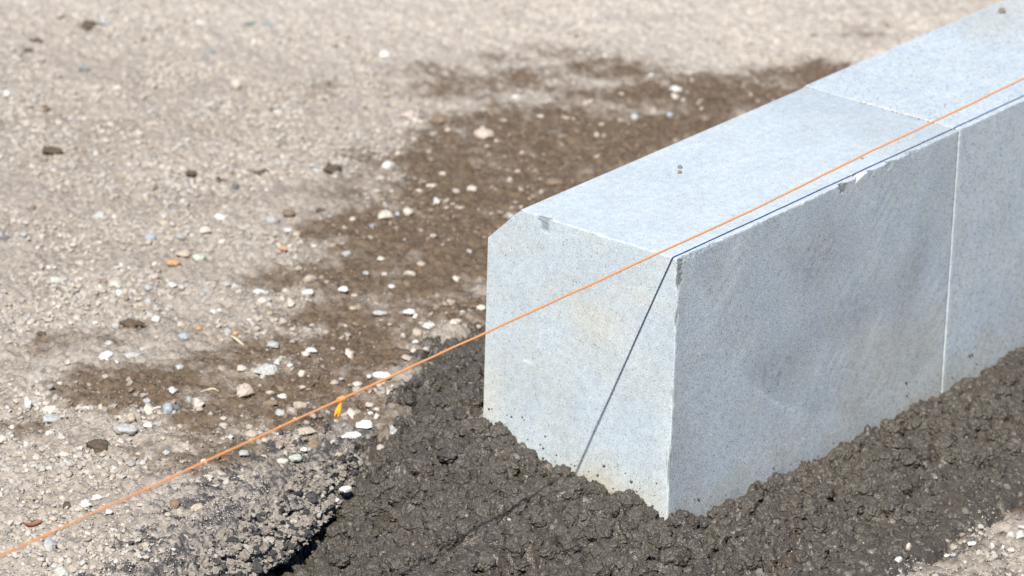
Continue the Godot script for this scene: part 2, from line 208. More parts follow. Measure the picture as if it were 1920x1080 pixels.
	["pebble", "N", "r", -0.7216, -0.5763, 0.0163, 0.0103, 0.0163, -0.14, "brown rounded stone left of the large cream pink one", "brown rounded stone left of the large cream"],
	["stone_chip", "P", "a", -0.7558, -0.5665, 0.0153, 0.0062, 0.0098, 0.15, "tan stone left of the brown rounded one", "tan stone left of the brown rounded"],
	["stone_chip", "W", "a", -0.6791, -0.4454, 0.0191, 0.0121, 0.0191, -0.13, "large white angular stone on gravel left of the brown patch", "large white angular stone on gravel"],
	["stone_chip", "C", "a", -0.6119, -0.4322, 0.0168, 0.0065, 0.0102, -0.16, "long cream stone at the edge of the brown patch", "long cream stone at the edge"],
	["stone_chip", "W", "a", -0.5757, -0.3940, 0.0093, 0.0079, 0.0112, -0.03, "bluish white stone under the long cream one", "bluish white stone under the long cream"],
	["pebble", "N", "r", -0.5307, -0.5224, 0.0168, 0.0075, 0.0118, 0.10, "grey brown pebble sunk in smooth brown dirt close behind the kerb", "grey brown pebble sunk in smooth brown dirt"],
	["pebble", "W", "r", -0.5963, -0.8103, 0.0122, 0.0074, 0.0117, -0.20, "white stone on the brown patch, upper of a pair behind the kerb", "white stone on the brown patch"],
	["stone_chip", "C", "a", -0.5819, -0.7892, 0.0094, 0.0058, 0.0091, -0.09, "cream stone on the brown patch, lower of a pair behind the kerb", "cream stone on the brown patch"],
	["pebble", "G", "r", -0.5790, -0.7168, 0.0076, 0.0073, 0.0092, -0.08, "round pale pebble on brown dirt, left of the pair behind the kerb", "round pale pebble on brown dirt"],
	["pebble", "L", "r", -0.5624, -0.7548, 0.0066, 0.0057, 0.0079, 0.17, "small bluish pebble on brown dirt nearest the kerb's back edge", "small bluish pebble on brown dirt nearest"],
	["stone_chip", "C", "a", -0.6568, -0.6611, 0.0175, 0.0052, 0.0082, -0.03, "long cream chip, left of two in a row on the brown patch", "long cream chip"],
	["stone_chip", "B", "a", -0.6368, -0.6753, 0.0153, 0.0052, 0.0082, 0.18, "long beige chip, right of two in a row on the brown patch", "long beige chip"],
	["pebble", "C", "r", -0.5755, -0.4480, 0.0094, 0.0065, 0.0102, -0.17, "cream pebble on smooth brown dirt just above the kerb's near end", "cream pebble on smooth brown dirt just above"],
	["stone_chip", "C", "a", -0.5880, -0.3328, 0.0154, 0.0107, 0.0170, -0.08, "large cream stone lying slanted on the smooth brown dirt", "large cream stone lying slanted"],
	["pebble", "C", "r", -0.5790, -0.3542, 0.0088, 0.0078, 0.0105, 0.08, "rounded cream stone right of the slanted large cream stone", "rounded cream stone right of the slanted large"],
	["stone_chip", "L", "a", -0.5852, -0.3456, 0.0046, 0.0064, 0.0056, 0.19, "small bluish chip between two cream stones on the brown dirt", "small bluish chip between two cream stones"],
	["stone_chip", "L", "a", -0.5804, -0.3024, 0.0072, 0.0063, 0.0086, -0.02, "pale bluish chip under the slanted large cream stone", "pale bluish chip under the slanted large cream"],
	["stone_chip", "G", "a", -0.5568, -0.2385, 0.0091, 0.0062, 0.0098, -0.14, "pale grey chip at the left side of the smooth brown dirt", "pale grey chip at the left side"],
	["stone_chip", "C", "a", -0.5174, -0.2410, 0.0110, 0.0043, 0.0068, -0.19, "cream chip row end on the brown dirt left of the kerb", "cream chip row end on the brown dirt"],
	["stone_chip", "C", "a", -0.4755, -0.2299, 0.0129, 0.0057, 0.0090, 0.01, "cream crumbly chip in the middle of the brown dirt left of the kerb", "cream crumbly chip in the middle"],
	["pebble", "W", "r", -0.4730, -0.2030, 0.0059, 0.0038, 0.0059, -0.15, "small white pebble on the brown dirt, below the cream crumbly chip", "small white pebble on the brown dirt"],
	["stone_chip", "C", "a", -0.4444, -0.2627, 0.0080, 0.0043, 0.0067, 0.15, "cream chip on brown dirt near the kerb's left corner", "cream chip on brown dirt near the kerb's"],
	["stone_chip", "W", "a", -0.4976, -0.1631, 0.0099, 0.0066, 0.0104, 0.17, "white stone at the lower left margin of the smooth brown dirt", "white stone at the lower left margin"],
	["stone_chip", "C", "a", 0.1475, -0.1464, 0.0068, 0.0082, 0.0081, -0.16, "tan upright chip at the right bottom on the concrete margin", "tan upright chip at the right bottom"],
	["stone_chip", "W", "a", 0.1562, -0.1191, 0.0067, 0.0060, 0.0081, -0.11, "white square chip at the right bottom, below the tan upright one", "white square chip at the right bottom"],
	["stone_chip", "W", "a", 0.1954, -0.2016, 0.0050, 0.0090, 0.0060, 0.15, "upright white sliver on the gravel in the bottom right corner", "upright white sliver on the gravel"],
	["stone_chip", "W", "a", 0.1938, -0.2324, 0.0087, 0.0069, 0.0104, 0.07, "white block stone at the right edge, above the cream one", "white block stone at the right edge"],
	["stone_chip", "W", "a", 0.1810, -0.1956, 0.0100, 0.0034, 0.0054, 0.15, "thin white crust on the margin of the bottom right gravel", "thin white crust on the margin"],
	["stone_chip", "W", "a", 0.1725, -0.1683, 0.0072, 0.0034, 0.0054, -0.08, "white flake left of the thin white crust, bottom right", "white flake left of the thin white crust"],
	["stone_chip", "L", "a", 0.1798, -0.1662, 0.0050, 0.0039, 0.0060, -0.19, "bluish white chip touching the white flake, bottom right", "bluish white chip touching the white flake"],
	["stone_chip", "W", "a", 0.2068, -0.2015, 0.0045, 0.0043, 0.0054, -0.10, "small white chip right of the upright sliver, bottom right", "small white chip right of the upright sliver"],
	["pebble", "C", "r", 0.2130, -0.2044, 0.0063, 0.0039, 0.0061, 0.15, "cream pebble right of the small white chip, bottom right", "cream pebble right of the small white chip"],
	["stone_chip", "W", "a", 0.1915, -0.1672, 0.0036, 0.0034, 0.0043, -0.11, "tiny white chip below the thin white crust, bottom right", "tiny white chip below the thin white crust"],
	["stone_chip", "W", "a", 0.1906, -0.2542, 0.0082, 0.0035, 0.0055, -0.08, "white flat chip at the right edge above the white block stone", "white flat chip at the right edge above"],
	["stone_chip", "W", "a", 0.2033, -0.2344, 0.0073, 0.0087, 0.0087, -0.04, "white jagged stone cut by the right edge of the photo", "white jagged stone cut by the right edge"],
	["stone_chip", "N", "a", 0.0130, -0.1038, 0.0091, 0.0069, 0.0109, -0.04, "reddish brown stone on top of the concrete against the kerb's long side", "reddish brown stone on top of the concrete"],
	["stone_chip", "C", "a", -0.1929, 0.1440, 0.0049, 0.0077, 0.0059, -0.05, "tan stone bedded in the wet concrete between the slab edge and the kerb", "tan stone bedded in the wet concrete"],
	["stone_chip", "B", "a", -0.2678, 0.1109, 0.0119, 0.0039, 0.0062, 0.21, "muddy sliver of stone lying at the foot of the broken slab edge", "muddy sliver of stone lying at the foot"],
	["stone_chip", "W", "a", -0.2464, 0.1248, 0.0109, 0.0060, 0.0095, -0.17, "slanted white sliver on the broken slab edge", "slanted white sliver on the broken slab edge"],
	["stone_chip", "W", "a", -0.2082, 0.2180, 0.0036, 0.0055, 0.0043, -0.25, "upright white splinter in the wet concrete at the bottom", "upright white splinter in the wet concrete"],
	["stone_chip", "W", "a", -0.1849, 0.2328, 0.0035, 0.0029, 0.0042, 0.22, "tiny white chip in the wet concrete at the very bottom", "tiny white chip in the wet concrete"],
	["stone_chip", "W", "a", -0.2427, 0.1416, 0.0036, 0.0034, 0.0043, 0.19, "tiny white chip in the wet concrete by the slab's shadow", "tiny white chip in the wet concrete"],
	["dirt_or_shade_clod", "D", "r", -0.8068, -0.2929, 0.0089, 0.0060, 0.0095, 0.24, "dark lump added as shade above and left of the dark grey block-shaped stone", "dark lump added as shade above"],  # added lump: its dark colour stands in for a shaded hollow
	["dirt_or_shade_clod", "D", "r", -0.7754, -0.3027, 0.0073, 0.0045, 0.0071, -0.03, "dark lump added as shade immediately left of the dark grey block-shaped stone", "dark lump added as shade immediately"],  # dark lump put in where only a shadowed hole lies
	["dirt_or_shade_clod", "D", "r", -0.7060, -0.3915, 0.0158, 0.0065, 0.0103, 0.23, "dark lump added as shade at the upper left margin of the brown patch", "dark lump added as shade at the upper left margin"],  # shade of a hollow, made as an added dark lump
	["dirt_or_shade_clod", "N", "r", -0.7453, -0.3749, 0.0116, 0.0040, 0.0063, 0.21, "thin brown lump added as shade between the dark grey block-shaped stone and the brown patch", "thin brown lump added as shade between the dark grey block-shaped"],  # added brown lump that paints a strip of shade
	["stone_chip", "N", "a", -0.8081, -0.2442, 0.0073, 0.0054, 0.0086, -0.14, "brownish chip with dark shadow, by itself on smooth sand left of the small added dark lumps", "brownish chip with dark shadow"],
	["stone_chip", "C", "a", -0.8400, -0.2872, 0.0116, 0.0080, 0.0126, 0.12, "pale beige stone on smooth sand above the brownish shadowed chip", "pale beige stone on smooth sand above"],
	["pebble", "N", "r", -0.9266, -0.2695, 0.0085, 0.0061, 0.0096, 0.17, "brown grey pebble on gravel right of the flattened brown dirt clod", "brown grey pebble on gravel"],
	["dirt_or_shade_clod", "D", "r", -0.6472, -0.3032, 0.0082, 0.0044, 0.0070, 0.08, "dark clod by the left margin of the brown patch under two paler stones", "dark clod by the left margin"],
	["stone_chip", "K", "a", -0.8180, -0.0456, 0.0101, 0.0058, 0.0091, 0.01, "dark grey chip at the left edge of the photo at mid height", "dark grey chip at the left edge"],
]

var TINT := {
	"W": Color(0.60, 0.585, 0.55), "C": Color(0.54, 0.49, 0.41), "B": Color(0.42, 0.355, 0.275), "G": Color(0.40, 0.40, 0.38), "K": Color(0.14, 0.145, 0.15),
	"L": Color(0.34, 0.37, 0.40), "T": Color(0.22, 0.26, 0.25), "E": Color(0.44, 0.46, 0.39), "N": Color(0.22, 0.16, 0.11), "O": Color(0.44, 0.28, 0.15),
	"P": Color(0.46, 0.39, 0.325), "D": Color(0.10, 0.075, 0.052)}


func _ready() -> void:
	rng.seed = 4711
	# camera
	var cam := Camera3D.new()
	cam.name = "camera"
	add_child(cam)
	var lens := CameraAttributesPhysical.new()
	lens.frustum_focal_length = 190.96
	lens.frustum_focus_distance = 3.74
	lens.exposure_aperture = 11.0
	lens.frustum_near = 0.05
	lens.frustum_far = 1000.0
	cam.attributes = lens
	cam.keep_aspect = Camera3D.KEEP_HEIGHT
	cam.fov = 7.1915
	cam.near = 0.05
	cam.far = 1000.0
	cam.transform = Transform3D(Basis(Vector3(0.78135445, 0.02716253, -0.62349613), Vector3(-0.25579517, 0.92521792, -0.28025102), Vector3(0.56925747, 0.37846268, 0.72987118)), Vector3(2.03804646, 1.39681511, 2.83456439))
	cam.current = true
	# sky
	var world := WorldEnvironment.new()
	world.name = "sky"
	var env := Environment.new()
	env.background_mode = Environment.BG_SKY
	var sm := ProceduralSkyMaterial.new()
	sm.sky_top_color = Color(0.24, 0.47, 0.80)
	sm.sky_horizon_color = Color(0.70, 0.80, 0.92)
	sm.sky_curve = 0.16
	sm.ground_bottom_color = Color(0.42, 0.38, 0.33)
	sm.ground_horizon_color = Color(0.62, 0.62, 0.60)
	sm.energy_multiplier = 0.44
	var sky := Sky.new()
	sky.sky_material = sm
	env.sky = sky
	env.tonemap_mode = Environment.TONE_MAPPER_LINEAR
	env.tonemap_exposure = 1.66
	env.sdfgi_enabled = true
	env.ssao_enabled = true
	env.ssil_enabled = true
	world.environment = env
	add_child(world)
	# sun
	var sun := DirectionalLight3D.new()
	sun.name = "sun"
	sun.light_color = Color(1.0, 0.98, 0.945)
	sun.light_energy = 1.6
	sun.light_angular_distance = 0.5
	sun.shadow_enabled = true
	add_child(sun)
	sun.transform = Transform3D(Basis.looking_at(-SUN.normalized(), Vector3.UP), Vector3(2, 5, 4))

	noises()
	make_ground()
	make_concrete()
	make_asphalt()
	make_kerbs()
	make_line()
	make_stones()
	make_gravel()
	make_twigs()


# ---------------------------------------------------------------- helpers

func noises() -> void:
	var w := [0.45, 0.09, 0.018, 0.006, 0.035]
	var all := [low, mid, fine, grit, ragged]
	for i in 5:
		var n: FastNoiseLite = all[i]
		n.noise_type = FastNoiseLite.TYPE_SIMPLEX_SMOOTH
		n.seed = 10 + i
		n.frequency = 1.0 / w[i]
		n.fractal_type = FastNoiseLite.FRACTAL_FBM
		n.fractal_octaves = 3


func numbered(called: String) -> String:
	var n: int = taken.get(called, 0)
	taken[called] = n + 1
	return called if n == 0 else "%s_%03d" % [called, n]


func put(o: Node3D, called: String, parent: Node = self) -> Node3D:
	o.name = numbered(called) if parent == self else called
	parent.add_child(o, true)
	return o


func tag(o: Node, label: String, category := "", group := "", kind := "") -> void:
	if label: o.set_meta("label", label)
	if category: o.set_meta("category", category)
	if group: o.set_meta("group", group)
	if kind: o.set_meta("kind", kind)


func noise(wave: float, sd: int, octaves := 1, type := FastNoiseLite.TYPE_SIMPLEX_SMOOTH) -> FastNoiseLite:
	var n := FastNoiseLite.new()
	n.noise_type = type
	n.seed = sd
	n.frequency = 1.0 / wave
	n.fractal_type = FastNoiseLite.FRACTAL_FBM if octaves > 1 else FastNoiseLite.FRACTAL_NONE
	n.fractal_octaves = octaves
	return n


func cells(size: float, sd: int) -> FastNoiseLite:
	var n := noise(size, sd, 1, FastNoiseLite.TYPE_CELLULAR)
	n.cellular_return_type = FastNoiseLite.RETURN_DISTANCE
	n.cellular_jitter = 1.0
	n.domain_warp_enabled = true
	n.domain_warp_amplitude = size * 0.35
	n.domain_warp_frequency = 1.2 / size
	n.domain_warp_fractal_octaves = 2
	return n


# a grid of points as one surface; normals from its neighbours; skip marks corners whose quad is left out
func grid(mesh: ArrayMesh, nx: int, ny: int, p: PackedVector3Array, c: PackedColorArray, m: Material, flip := false, skip := PackedByteArray(), uv := PackedVector2Array()) -> void:
	var nrm := PackedVector3Array()
	nrm.resize(nx * ny)
	var s := -1.0 if flip else 1.0
	for j in ny:
		var j0 := maxi(j - 1, 0) * nx
		var j1 := mini(j + 1, ny - 1) * nx
		var jj := j * nx
		for i in nx:
			var a := p[jj + mini(i + 1, nx - 1)] - p[jj + maxi(i - 1, 0)]
			var b := p[j1 + i] - p[j0 + i]
			nrm[jj + i] = (b.cross(a) * s).normalized()
	var idx := PackedInt32Array()
	idx.resize((nx - 1) * (ny - 1) * 6)
	var k := 0
	for j in ny - 1:
		for i in nx - 1:
			var q := j * nx + i
			if skip.size() and skip[q]:
				continue
			if flip:
				idx[k] = q; idx[k + 1] = q + nx; idx[k + 2] = q + 1
				idx[k + 3] = q + 1; idx[k + 4] = q + nx; idx[k + 5] = q + nx + 1
			else:
				idx[k] = q; idx[k + 1] = q + 1; idx[k + 2] = q + nx
				idx[k + 3] = q + 1; idx[k + 4] = q + nx + 1; idx[k + 5] = q + nx
			k += 6
	idx.resize(k)
	# clockwise seen from the normal's side
	var chk := (p[idx[1]] - p[idx[0]]).cross(p[idx[2]] - p[idx[0]])
	if chk.dot(nrm[idx[0]]) > 0.0:
		for t in range(0, k, 3):
			var h := idx[t + 1]
			idx[t + 1] = idx[t + 2]
			idx[t + 2] = h
	var arr := []
	arr.resize(Mesh.ARRAY_MAX)
	arr[Mesh.ARRAY_VERTEX] = p
	arr[Mesh.ARRAY_NORMAL] = nrm
	if c.size(): arr[Mesh.ARRAY_COLOR] = c
	if uv.size(): arr[Mesh.ARRAY_TEX_UV] = uv
	arr[Mesh.ARRAY_INDEX] = idx
	mesh.add_surface_from_arrays(Mesh.PRIMITIVE_TRIANGLES, arr)
	mesh.surface_set_material(mesh.get_surface_count() - 1, m)


func instance(mesh: Mesh, called: String, parent: Node = self) -> MeshInstance3D:
	var o := MeshInstance3D.new()
	o.mesh = mesh
	put(o, called, parent)
	return o


func seamless(size: int, wave: float, sd: int, octaves: int, type := FastNoiseLite.TYPE_SIMPLEX_SMOOTH) -> PackedByteArray:
	var im := noise(wave, sd, octaves, type).get_seamless_image(size, size, false, false, 0.15)
	im.convert(Image.FORMAT_L8)
	return im.get_data()


func picture(size: int, layers: Array, weights: Array, mean: float, spread: float) -> ImageTexture:
	var out := PackedByteArray()
	out.resize(size * size)
	for i in size * size:
		var v := 0.0
		for k in layers.size():
			v += (layers[k][i] / 255.0 - 0.5) * weights[k]
		out[i] = clampi(int((mean + v * spread) * 255.0), 0, 255)
	return ImageTexture.create_from_image(Image.create_from_data(size, size, false, Image.FORMAT_L8, out))


# ---------------------------------------------------------------- ground

func rim(z: float) -> float:
	var n := RIM.size()
	if z <= RIM[0].x: return RIM[0].y
	for i in n - 1:
		if z < RIM[i + 1].x:
			return lerpf(RIM[i].y, RIM[i + 1].y, (z - RIM[i].x) / (RIM[i + 1].x - RIM[i].x))
	return RIM[n - 1].y


func plain_ground(x: float, z: float) -> float:
	var side := smoothstep(-0.1, 0.12, x)
	return lerpf(-0.217, -0.271, side) + 0.004 * low.get_noise_2d(x, z) + 0.0045 * mid.get_noise_2d(x, z) + 0.0048 * fine.get_noise_2d(x, z) + 0.0024 * grit.get_noise_2d(x, z)


func ground_h(x: float, z: float) -> float:
	var h := plain_ground(x, z)
	var le := rim(z)
	if x < le - 0.06 or x > RIGHT_RIM + 0.03:
		return h
	var a := smoothstep(le + 0.01, le + 0.04, x)
	var b := smoothstep(le - 0.05, le - 0.025, x)
	var t := lerpf(a, b, smoothstep(0.05, 0.085, z))
	var e := RIGHT_RIM + 0.012 * ragged.get_noise_2d(z, 7.0)
	t *= 1.0 - smoothstep(e - 0.03, e + 0.004, x)
	return lerpf(h, -0.36, t)


func damp(x: float, z: float) -> float:
	var s := 0.0
	for d in DAMP:
		var dx: float = x - d[0]
		if dx > 0.5 or dx < -0.5: continue
		var dz: float = z - d[1]
		if dz > 0.5 or dz < -0.5: continue
		var u: float = d[2] * dx + d[3] * dz
		var v: float = d[4] * dx + d[5] * dz
		var r := u * u + v * v
		if r < 2.2:
			s = maxf(s, d[6] * (1.0 - r * 0.45))
	if s <= 0.0: return 0.0
	return smoothstep(0.20, 0.86, s + 0.45 * mid.get_noise_2d(x + 3.0, z) + 0.34 * fine.get_noise_2d(x, z + 5.0))


# how much of the old black top shows through its dust (0 none)
func bitumen(x: float, z: float) -> float:
	if x > 0.1:
		return 0.42 * smoothstep(-0.15, 0.35, mid.get_noise_2d(x * 2.0, z * 2.0 + 9.0) + fine.get_noise_2d(x, z))
	var d := rim(z) - x
	if z < 0.03 or d > 0.22: return 0.0
	return (1.0 - smoothstep(0.015, 0.11, d)) * smoothstep(0.03, 0.08, z) * smoothstep(-0.02, 0.3, 0.6 * ragged.get_noise_2d(x, z) + 0.8 * fine.get_noise_2d(x, z) + 0.5 * grit.get_noise_2d(x, z) + 0.03 - d * 1.5)


func ground_color(x: float, z: float) -> Color:
	var n := mid.get_noise_2d(x * 0.7, z * 0.7 + 20.0)
	var f := fine.get_noise_2d(x + 9.0, z)
	var g := grit.get_noise_2d(x, z + 4.0)
	var c := Color(0.388, 0.343, 0.290).lerp(Color(0.315, 0.274, 0.226), clampf(0.45 + n * 1.1 + f * 0.7, 0.0, 1.0))
	c = c * (1.0 + 0.28 * g)
	var v := AWAY.x * x + AWAY.y * z
	c = c.lerp(Color(0.52, 0.47, 0.405) * (1.0 + 0.1 * g + 0.16 * n), 0.85 * smoothstep(0.75, 1.25, v + 0.22 * (RIGHT_X.x * x + RIGHT_X.y * z)))
	var w := damp(x, z)
	if w > 0.0:
		c = c.lerp(Color(0.138, 0.098, 0.064) * (1.0 + 0.45 * f + 0.35 * g), w * 0.97)
	var b := bitumen(x, z)
	if b > 0.0:
		c = c.lerp(Color(0.035, 0.034, 0.036), clampf(b, 0.0, 0.92))
	c.a = 1.0
	return c


func make_ground() -> void:
	var m := StandardMaterial3D.new()
	m.vertex_color_use_as_albedo = true
	m.roughness = 0.95
	m.metallic_specular = 0.25
	m.uv1_triplanar = true
	m.uv1_world_triplanar = true
	m.uv1_scale = Vector3.ONE * 4.1
	var a := seamless(512, 4.0, 31, 1, FastNoiseLite.TYPE_VALUE)
	var b := seamless(512, 14.0, 32, 3)
	var d := seamless(512, 9.0, 33, 1, FastNoiseLite.TYPE_CELLULAR)
	m.albedo_texture = picture(512, [a, b, d], [0.5, 0.9, 0.5], 0.88, 0.30)
	m.heightmap_enabled = true
	m.heightmap_texture = picture(512, [a, b, d], [0.4, 1.0, 0.6], 0.5, 0.9)
	m.heightmap_scale = 0.1
	var nx := 560
	var us := PackedFloat32Array()
	for i in nx:
		us.append(lerpf(-1.02, 0.72, i / (nx - 1.0)))
	var vs := PackedFloat32Array()
	var v := -0.52
	while v < 1.85:
		vs.append(v)
		v += lerpf(0.0026, 0.0056, clampf((v + 0.2) / 1.6, 0.0, 1.0))
	vs.append(1.85)
	var ny := vs.size()
	var p := PackedVector3Array()
	var c := PackedColorArray()
	p.resize(nx * ny)
	c.resize(nx * ny)
	for j in ny:
		for i in nx:
			var x := RIGHT_X.x * us[i] + AWAY.x * vs[j]
			var z := RIGHT_X.y * us[i] + AWAY.y * vs[j]
			p[j * nx + i] = Vector3(x, ground_h(x, z), z)
			c[j * nx + i] = ground_color(x, z)
	# the sheet goes on to the horizon from the rim of the patch
	var mesh := ArrayMesh.new()
	grid(mesh, nx, ny, p, c, m)
	var far := [-250.0, -40.0, -6.0, -1.6, -1.02, 0.72, 1.3, 6.0, 40.0, 250.0]
	var far_v := [-250.0, -40.0, -6.0, -1.1, -0.52, 1.85, 2.6, 8.0, 40.0, 250.0]
	var q := PackedVector3Array()
	var qc := PackedColorArray()
	var skip := PackedByteArray()
	for j in 10:
		for i in 10:
			var x: float = RIGHT_X.x * far[i] + AWAY.x * far_v[j]
			var z: float = RIGHT_X.y * far[i] + AWAY.y * far_v[j]
			q.append(Vector3(x, -0.223 if x < 0.0 else -0.276, z))
			qc.append(Color(0.34, 0.285, 0.225))
			skip.append(1 if i == 4 and j == 4 else 0)
	grid(mesh, 10, 10, q, qc, m, false, skip)
	var o := instance(mesh, "ground")
	tag(o, "dry sandy gravel ground with brown damp patches, left of and behind the kerb", "", "", "structure")


# ---------------------------------------------------------------- concrete

var bed_x := PackedFloat32Array()
var bed_z := PackedFloat32Array()
var bed_h := PackedFloat32Array()
var coarse := PackedFloat32Array()
const CX0 := -0.44
const CZ0 := -1.3
const CS := 0.02
const CNX := 34
const CNZ := 100


func bed_base(x: float, z: float) -> float:
	var fx := clampf((x - CX0) / CS, 0.0, CNX - 1.001)
	var fz := clampf((z - CZ0) / CS, 0.0, CNZ - 1.001)
	var i := int(fx)
	var j := int(fz)
	fx -= i
	fz -= j
	var q := j * CNX + i
	return lerpf(lerpf(coarse[q], coarse[q + 1], fx), lerpf(coarse[q + CNX], coarse[q + CNX + 1], fx), fz)


func bed_at(x: float, z: float) -> float:
	var i := clampi(bed_x.bsearch(x), 0, bed_x.size() - 1)
	var j := clampi(bed_z.bsearch(z), 0, bed_z.size() - 1)
	return bed_h[j * bed_x.size() + i]


func make_concrete() -> void:
	# measured levels of the heap: x, y, z
	var lv := [
		[-0.2, -0.207, 0.006], [-0.15, -0.215, 0.008], [-0.097, -0.224, 0.006], [-0.05, -0.226, 0.008], [-0.02, -0.228, 0.01], [0.0, -0.236, 0.008], [0.012, -0.252, -0.035],
		[0.015, -0.252, -0.1], [0.015, -0.255, -0.19], [0.015, -0.254, -0.28], [0.02, -0.254, -0.4], [0.02, -0.252, -0.55], [0.02, -0.248, -0.8], [0.02, -0.248, -1.1],
		[-0.1, -0.229, 0.13], [-0.1, -0.238, 0.18], [-0.165, -0.252, 0.2], [-0.205, -0.279, 0.2], [-0.24, -0.285, 0.2], [-0.222, -0.271, 0.15], [-0.26, -0.280, 0.155], [-0.25, -0.247, 0.105], [-0.262, -0.229, 0.07], [-0.195, -0.288, 0.3], [-0.23, -0.29, 0.27], [-0.15, -0.272, 0.3], [-0.1, -0.256, 0.3],
		[0.0, -0.25, 0.2], [0.05, -0.256, 0.1], [-0.1, -0.226, 0.06], [0.0, -0.24, 0.08], [-0.18, -0.226, 0.08], [0.1, -0.272, 0.2], [0.05, -0.272, 0.35], [-0.1, -0.275, 0.5], [0.1, -0.275, 0.5], [-0.2, -0.28, 0.5],
		[-0.23, -0.204, -0.02], [-0.29, -0.216, -0.02], [-0.33, -0.221, -0.07], [-0.36, -0.223, -0.17], [-0.25, -0.205, -0.1], [-0.23, -0.2, -0.25], [-0.34, -0.216, -0.3], [-0.25, -0.205, -0.6], [-0.25, -0.205, -1.0], [-0.26, -0.222, 0.03],
		[0.08, -0.259, -0.1], [0.08, -0.259, -0.3], [0.08, -0.258, -0.5], [0.13, -0.268, -0.15], [0.13, -0.268, -0.33], [0.13, -0.27, 0.0], [0.08, -0.262, 0.0], [0.15, -0.27, -0.6], [0.08, -0.257, -0.9]]
	for j in CNZ:
		for i in CNX:
			var x := CX0 + i * CS
			var z := CZ0 + j * CS
			var sum := 0.0
			var w := 0.0
			for l in lv:
				var d: float = (x - l[0]) ** 2 + (z - l[2]) ** 2 + 0.0003
				var k := 1.0 / (d * d)
				sum += k * l[1]
				w += k
			coarse.append(sum / w)
	var x := -0.42
	while x < 0.2:
		bed_x.append(x)
		x += 0.0017
	var z := -1.15
	while z < 0.6:
		bed_z.append(z)
		z += 0.0017 if z > -0.62 and z < 0.34 else 0.005
	var nx := bed_x.size()
	var ny := bed_z.size()
	var c1 := cells(0.027, 61)
	var c2 := cells(0.0145, 62)
	var c3 := cells(0.0062, 63)
	var c4 := cells(0.0032, 64)
	var swell := noise(0.055, 65, 2)
	var pit := noise(0.016, 66, 2)
	var tone := noise(0.03, 67, 3)
	var crumb := noise(0.005, 68, 3)
	var p := PackedVector3Array()
	var c := PackedColorArray()
	p.resize(nx * ny)
	c.resize(nx * ny)
	bed_h.resize(nx * ny)
	var skip := PackedByteArray()
	skip.resize(nx * ny)
	for j in ny:
		z = bed_z[j]
		var le := rim(z)
		for i in nx:
			x = bed_x[i]
			var q := j * nx + i
			if x > -0.185 and x < -0.012 and z < -0.012:
				skip[q] = 1
				p[q] = Vector3(x, -0.3, z)
				bed_h[q] = -0.3
				c[q] = Color.BLACK
				continue
			var d1 := c1.get_noise_2d(x, z) + 1.0
			var d2 := c2.get_noise_2d(x, z) + 1.0
			var d3 := c3.get_noise_2d(x, z) + 1.0
			var d4 := c4.get_noise_2d(x, z) + 1.0
			var sw := swell.get_noise_2d(x, z)
			var amp := 1.0 - 0.78 * smoothstep(0.085, 0.135, x + 0.02 * sw)
			amp *= 1.0 - 0.55 * smoothstep(-0.36, -0.48, z) * (1.0 - smoothstep(0.02, 0.06, x))
			var h := 0.0150 * (0.2 - d1 * d1) + 0.0125 * (0.2 - d2 * d2) * (1.0 + 1.2 * sw) + 0.0046 * (0.4 - d3 * d3) * (1.0 + sw) + 0.0018 * (0.4 - d4 * d4) + 0.006 * sw + 0.0016 * crumb.get_noise_2d(x, z)
			var ho := smoothstep(0.26, 0.46, pit.get_noise_2d(x, z)) * 0.016
			var y := bed_base(x, z) + amp * (h - ho)
			# it thins out over the ground on the left, and against the right-hand rim
			if z < 0.09:
				var out := (le + 0.008 * ragged.get_noise_2d(x, z)) - x
				y -= 0.035 * smoothstep(0.0, 0.03, out)
			y -= 0.02 * smoothstep(0.155, 0.185, x + 0.01 * ragged.get_noise_2d(x, z))
			p[q] = Vector3(x, y, z)
			bed_h[q] = y
			var t := tone.get_noise_2d(x, z)
			c[q] = Color(0.086, 0.074, 0.059) * (1.0 + 0.22 * t + 0.10 * (0.4 - d4))
			if t > 0.33: c[q] = c[q].lerp(Color(0.10, 0.066, 0.043), 0.35)
			c[q].a = 1.0
	var m := StandardMaterial3D.new()
	m.vertex_color_use_as_albedo = true
	m.roughness = 0.52
	m.metallic_specular = 0.45
	m.uv1_triplanar = true
	m.uv1_world_triplanar = true
	m.uv1_scale = Vector3.ONE * 7.0
	var a := seamless(512, 5.0, 71, 2)
	var b := seamless(512, 11.0, 72, 1, FastNoiseLite.TYPE_CELLULAR)
	m.albedo_texture = picture(512, [a, b], [0.8, 0.3], 0.86, 0.40)
	m.heightmap_enabled = true
	m.heightmap_texture = picture(512, [a, b], [1.0, 0.6], 0.5, 0.9)
	m.heightmap_scale = 0.10
	m.roughness_texture = picture(512, [a, b], [1.0, 0.5], 0.85, 0.6)
	var mesh := ArrayMesh.new()
	grid(mesh, nx, ny, p, c, m, false, skip)
	var heap := put(Node3D.new(), "wet_concrete")
	tag(heap, "dark lumpy wet concrete heaped round the foot of the kerb stones", "concrete")
	instance(mesh, "concrete_bed", heap)
	# loose lumps that stand proud of it
	var lumps: Array[Mesh] = []
	var lm := StandardMaterial3D.new()
	lm.vertex_color_use_as_albedo = true
	lm.roughness = 0.55
	lm.metallic_specular = 0.45
	lm.uv1_triplanar = true
	lm.uv1_world_triplanar = true
	lm.uv1_scale = m.uv1_scale
	lm.albedo_texture = m.albedo_texture
	lm.heightmap_enabled = true
	lm.heightmap_texture = m.heightmap_texture
	lm.heightmap_scale = 0.08
	for k in 5:
		lumps.append(clod(200 + k))
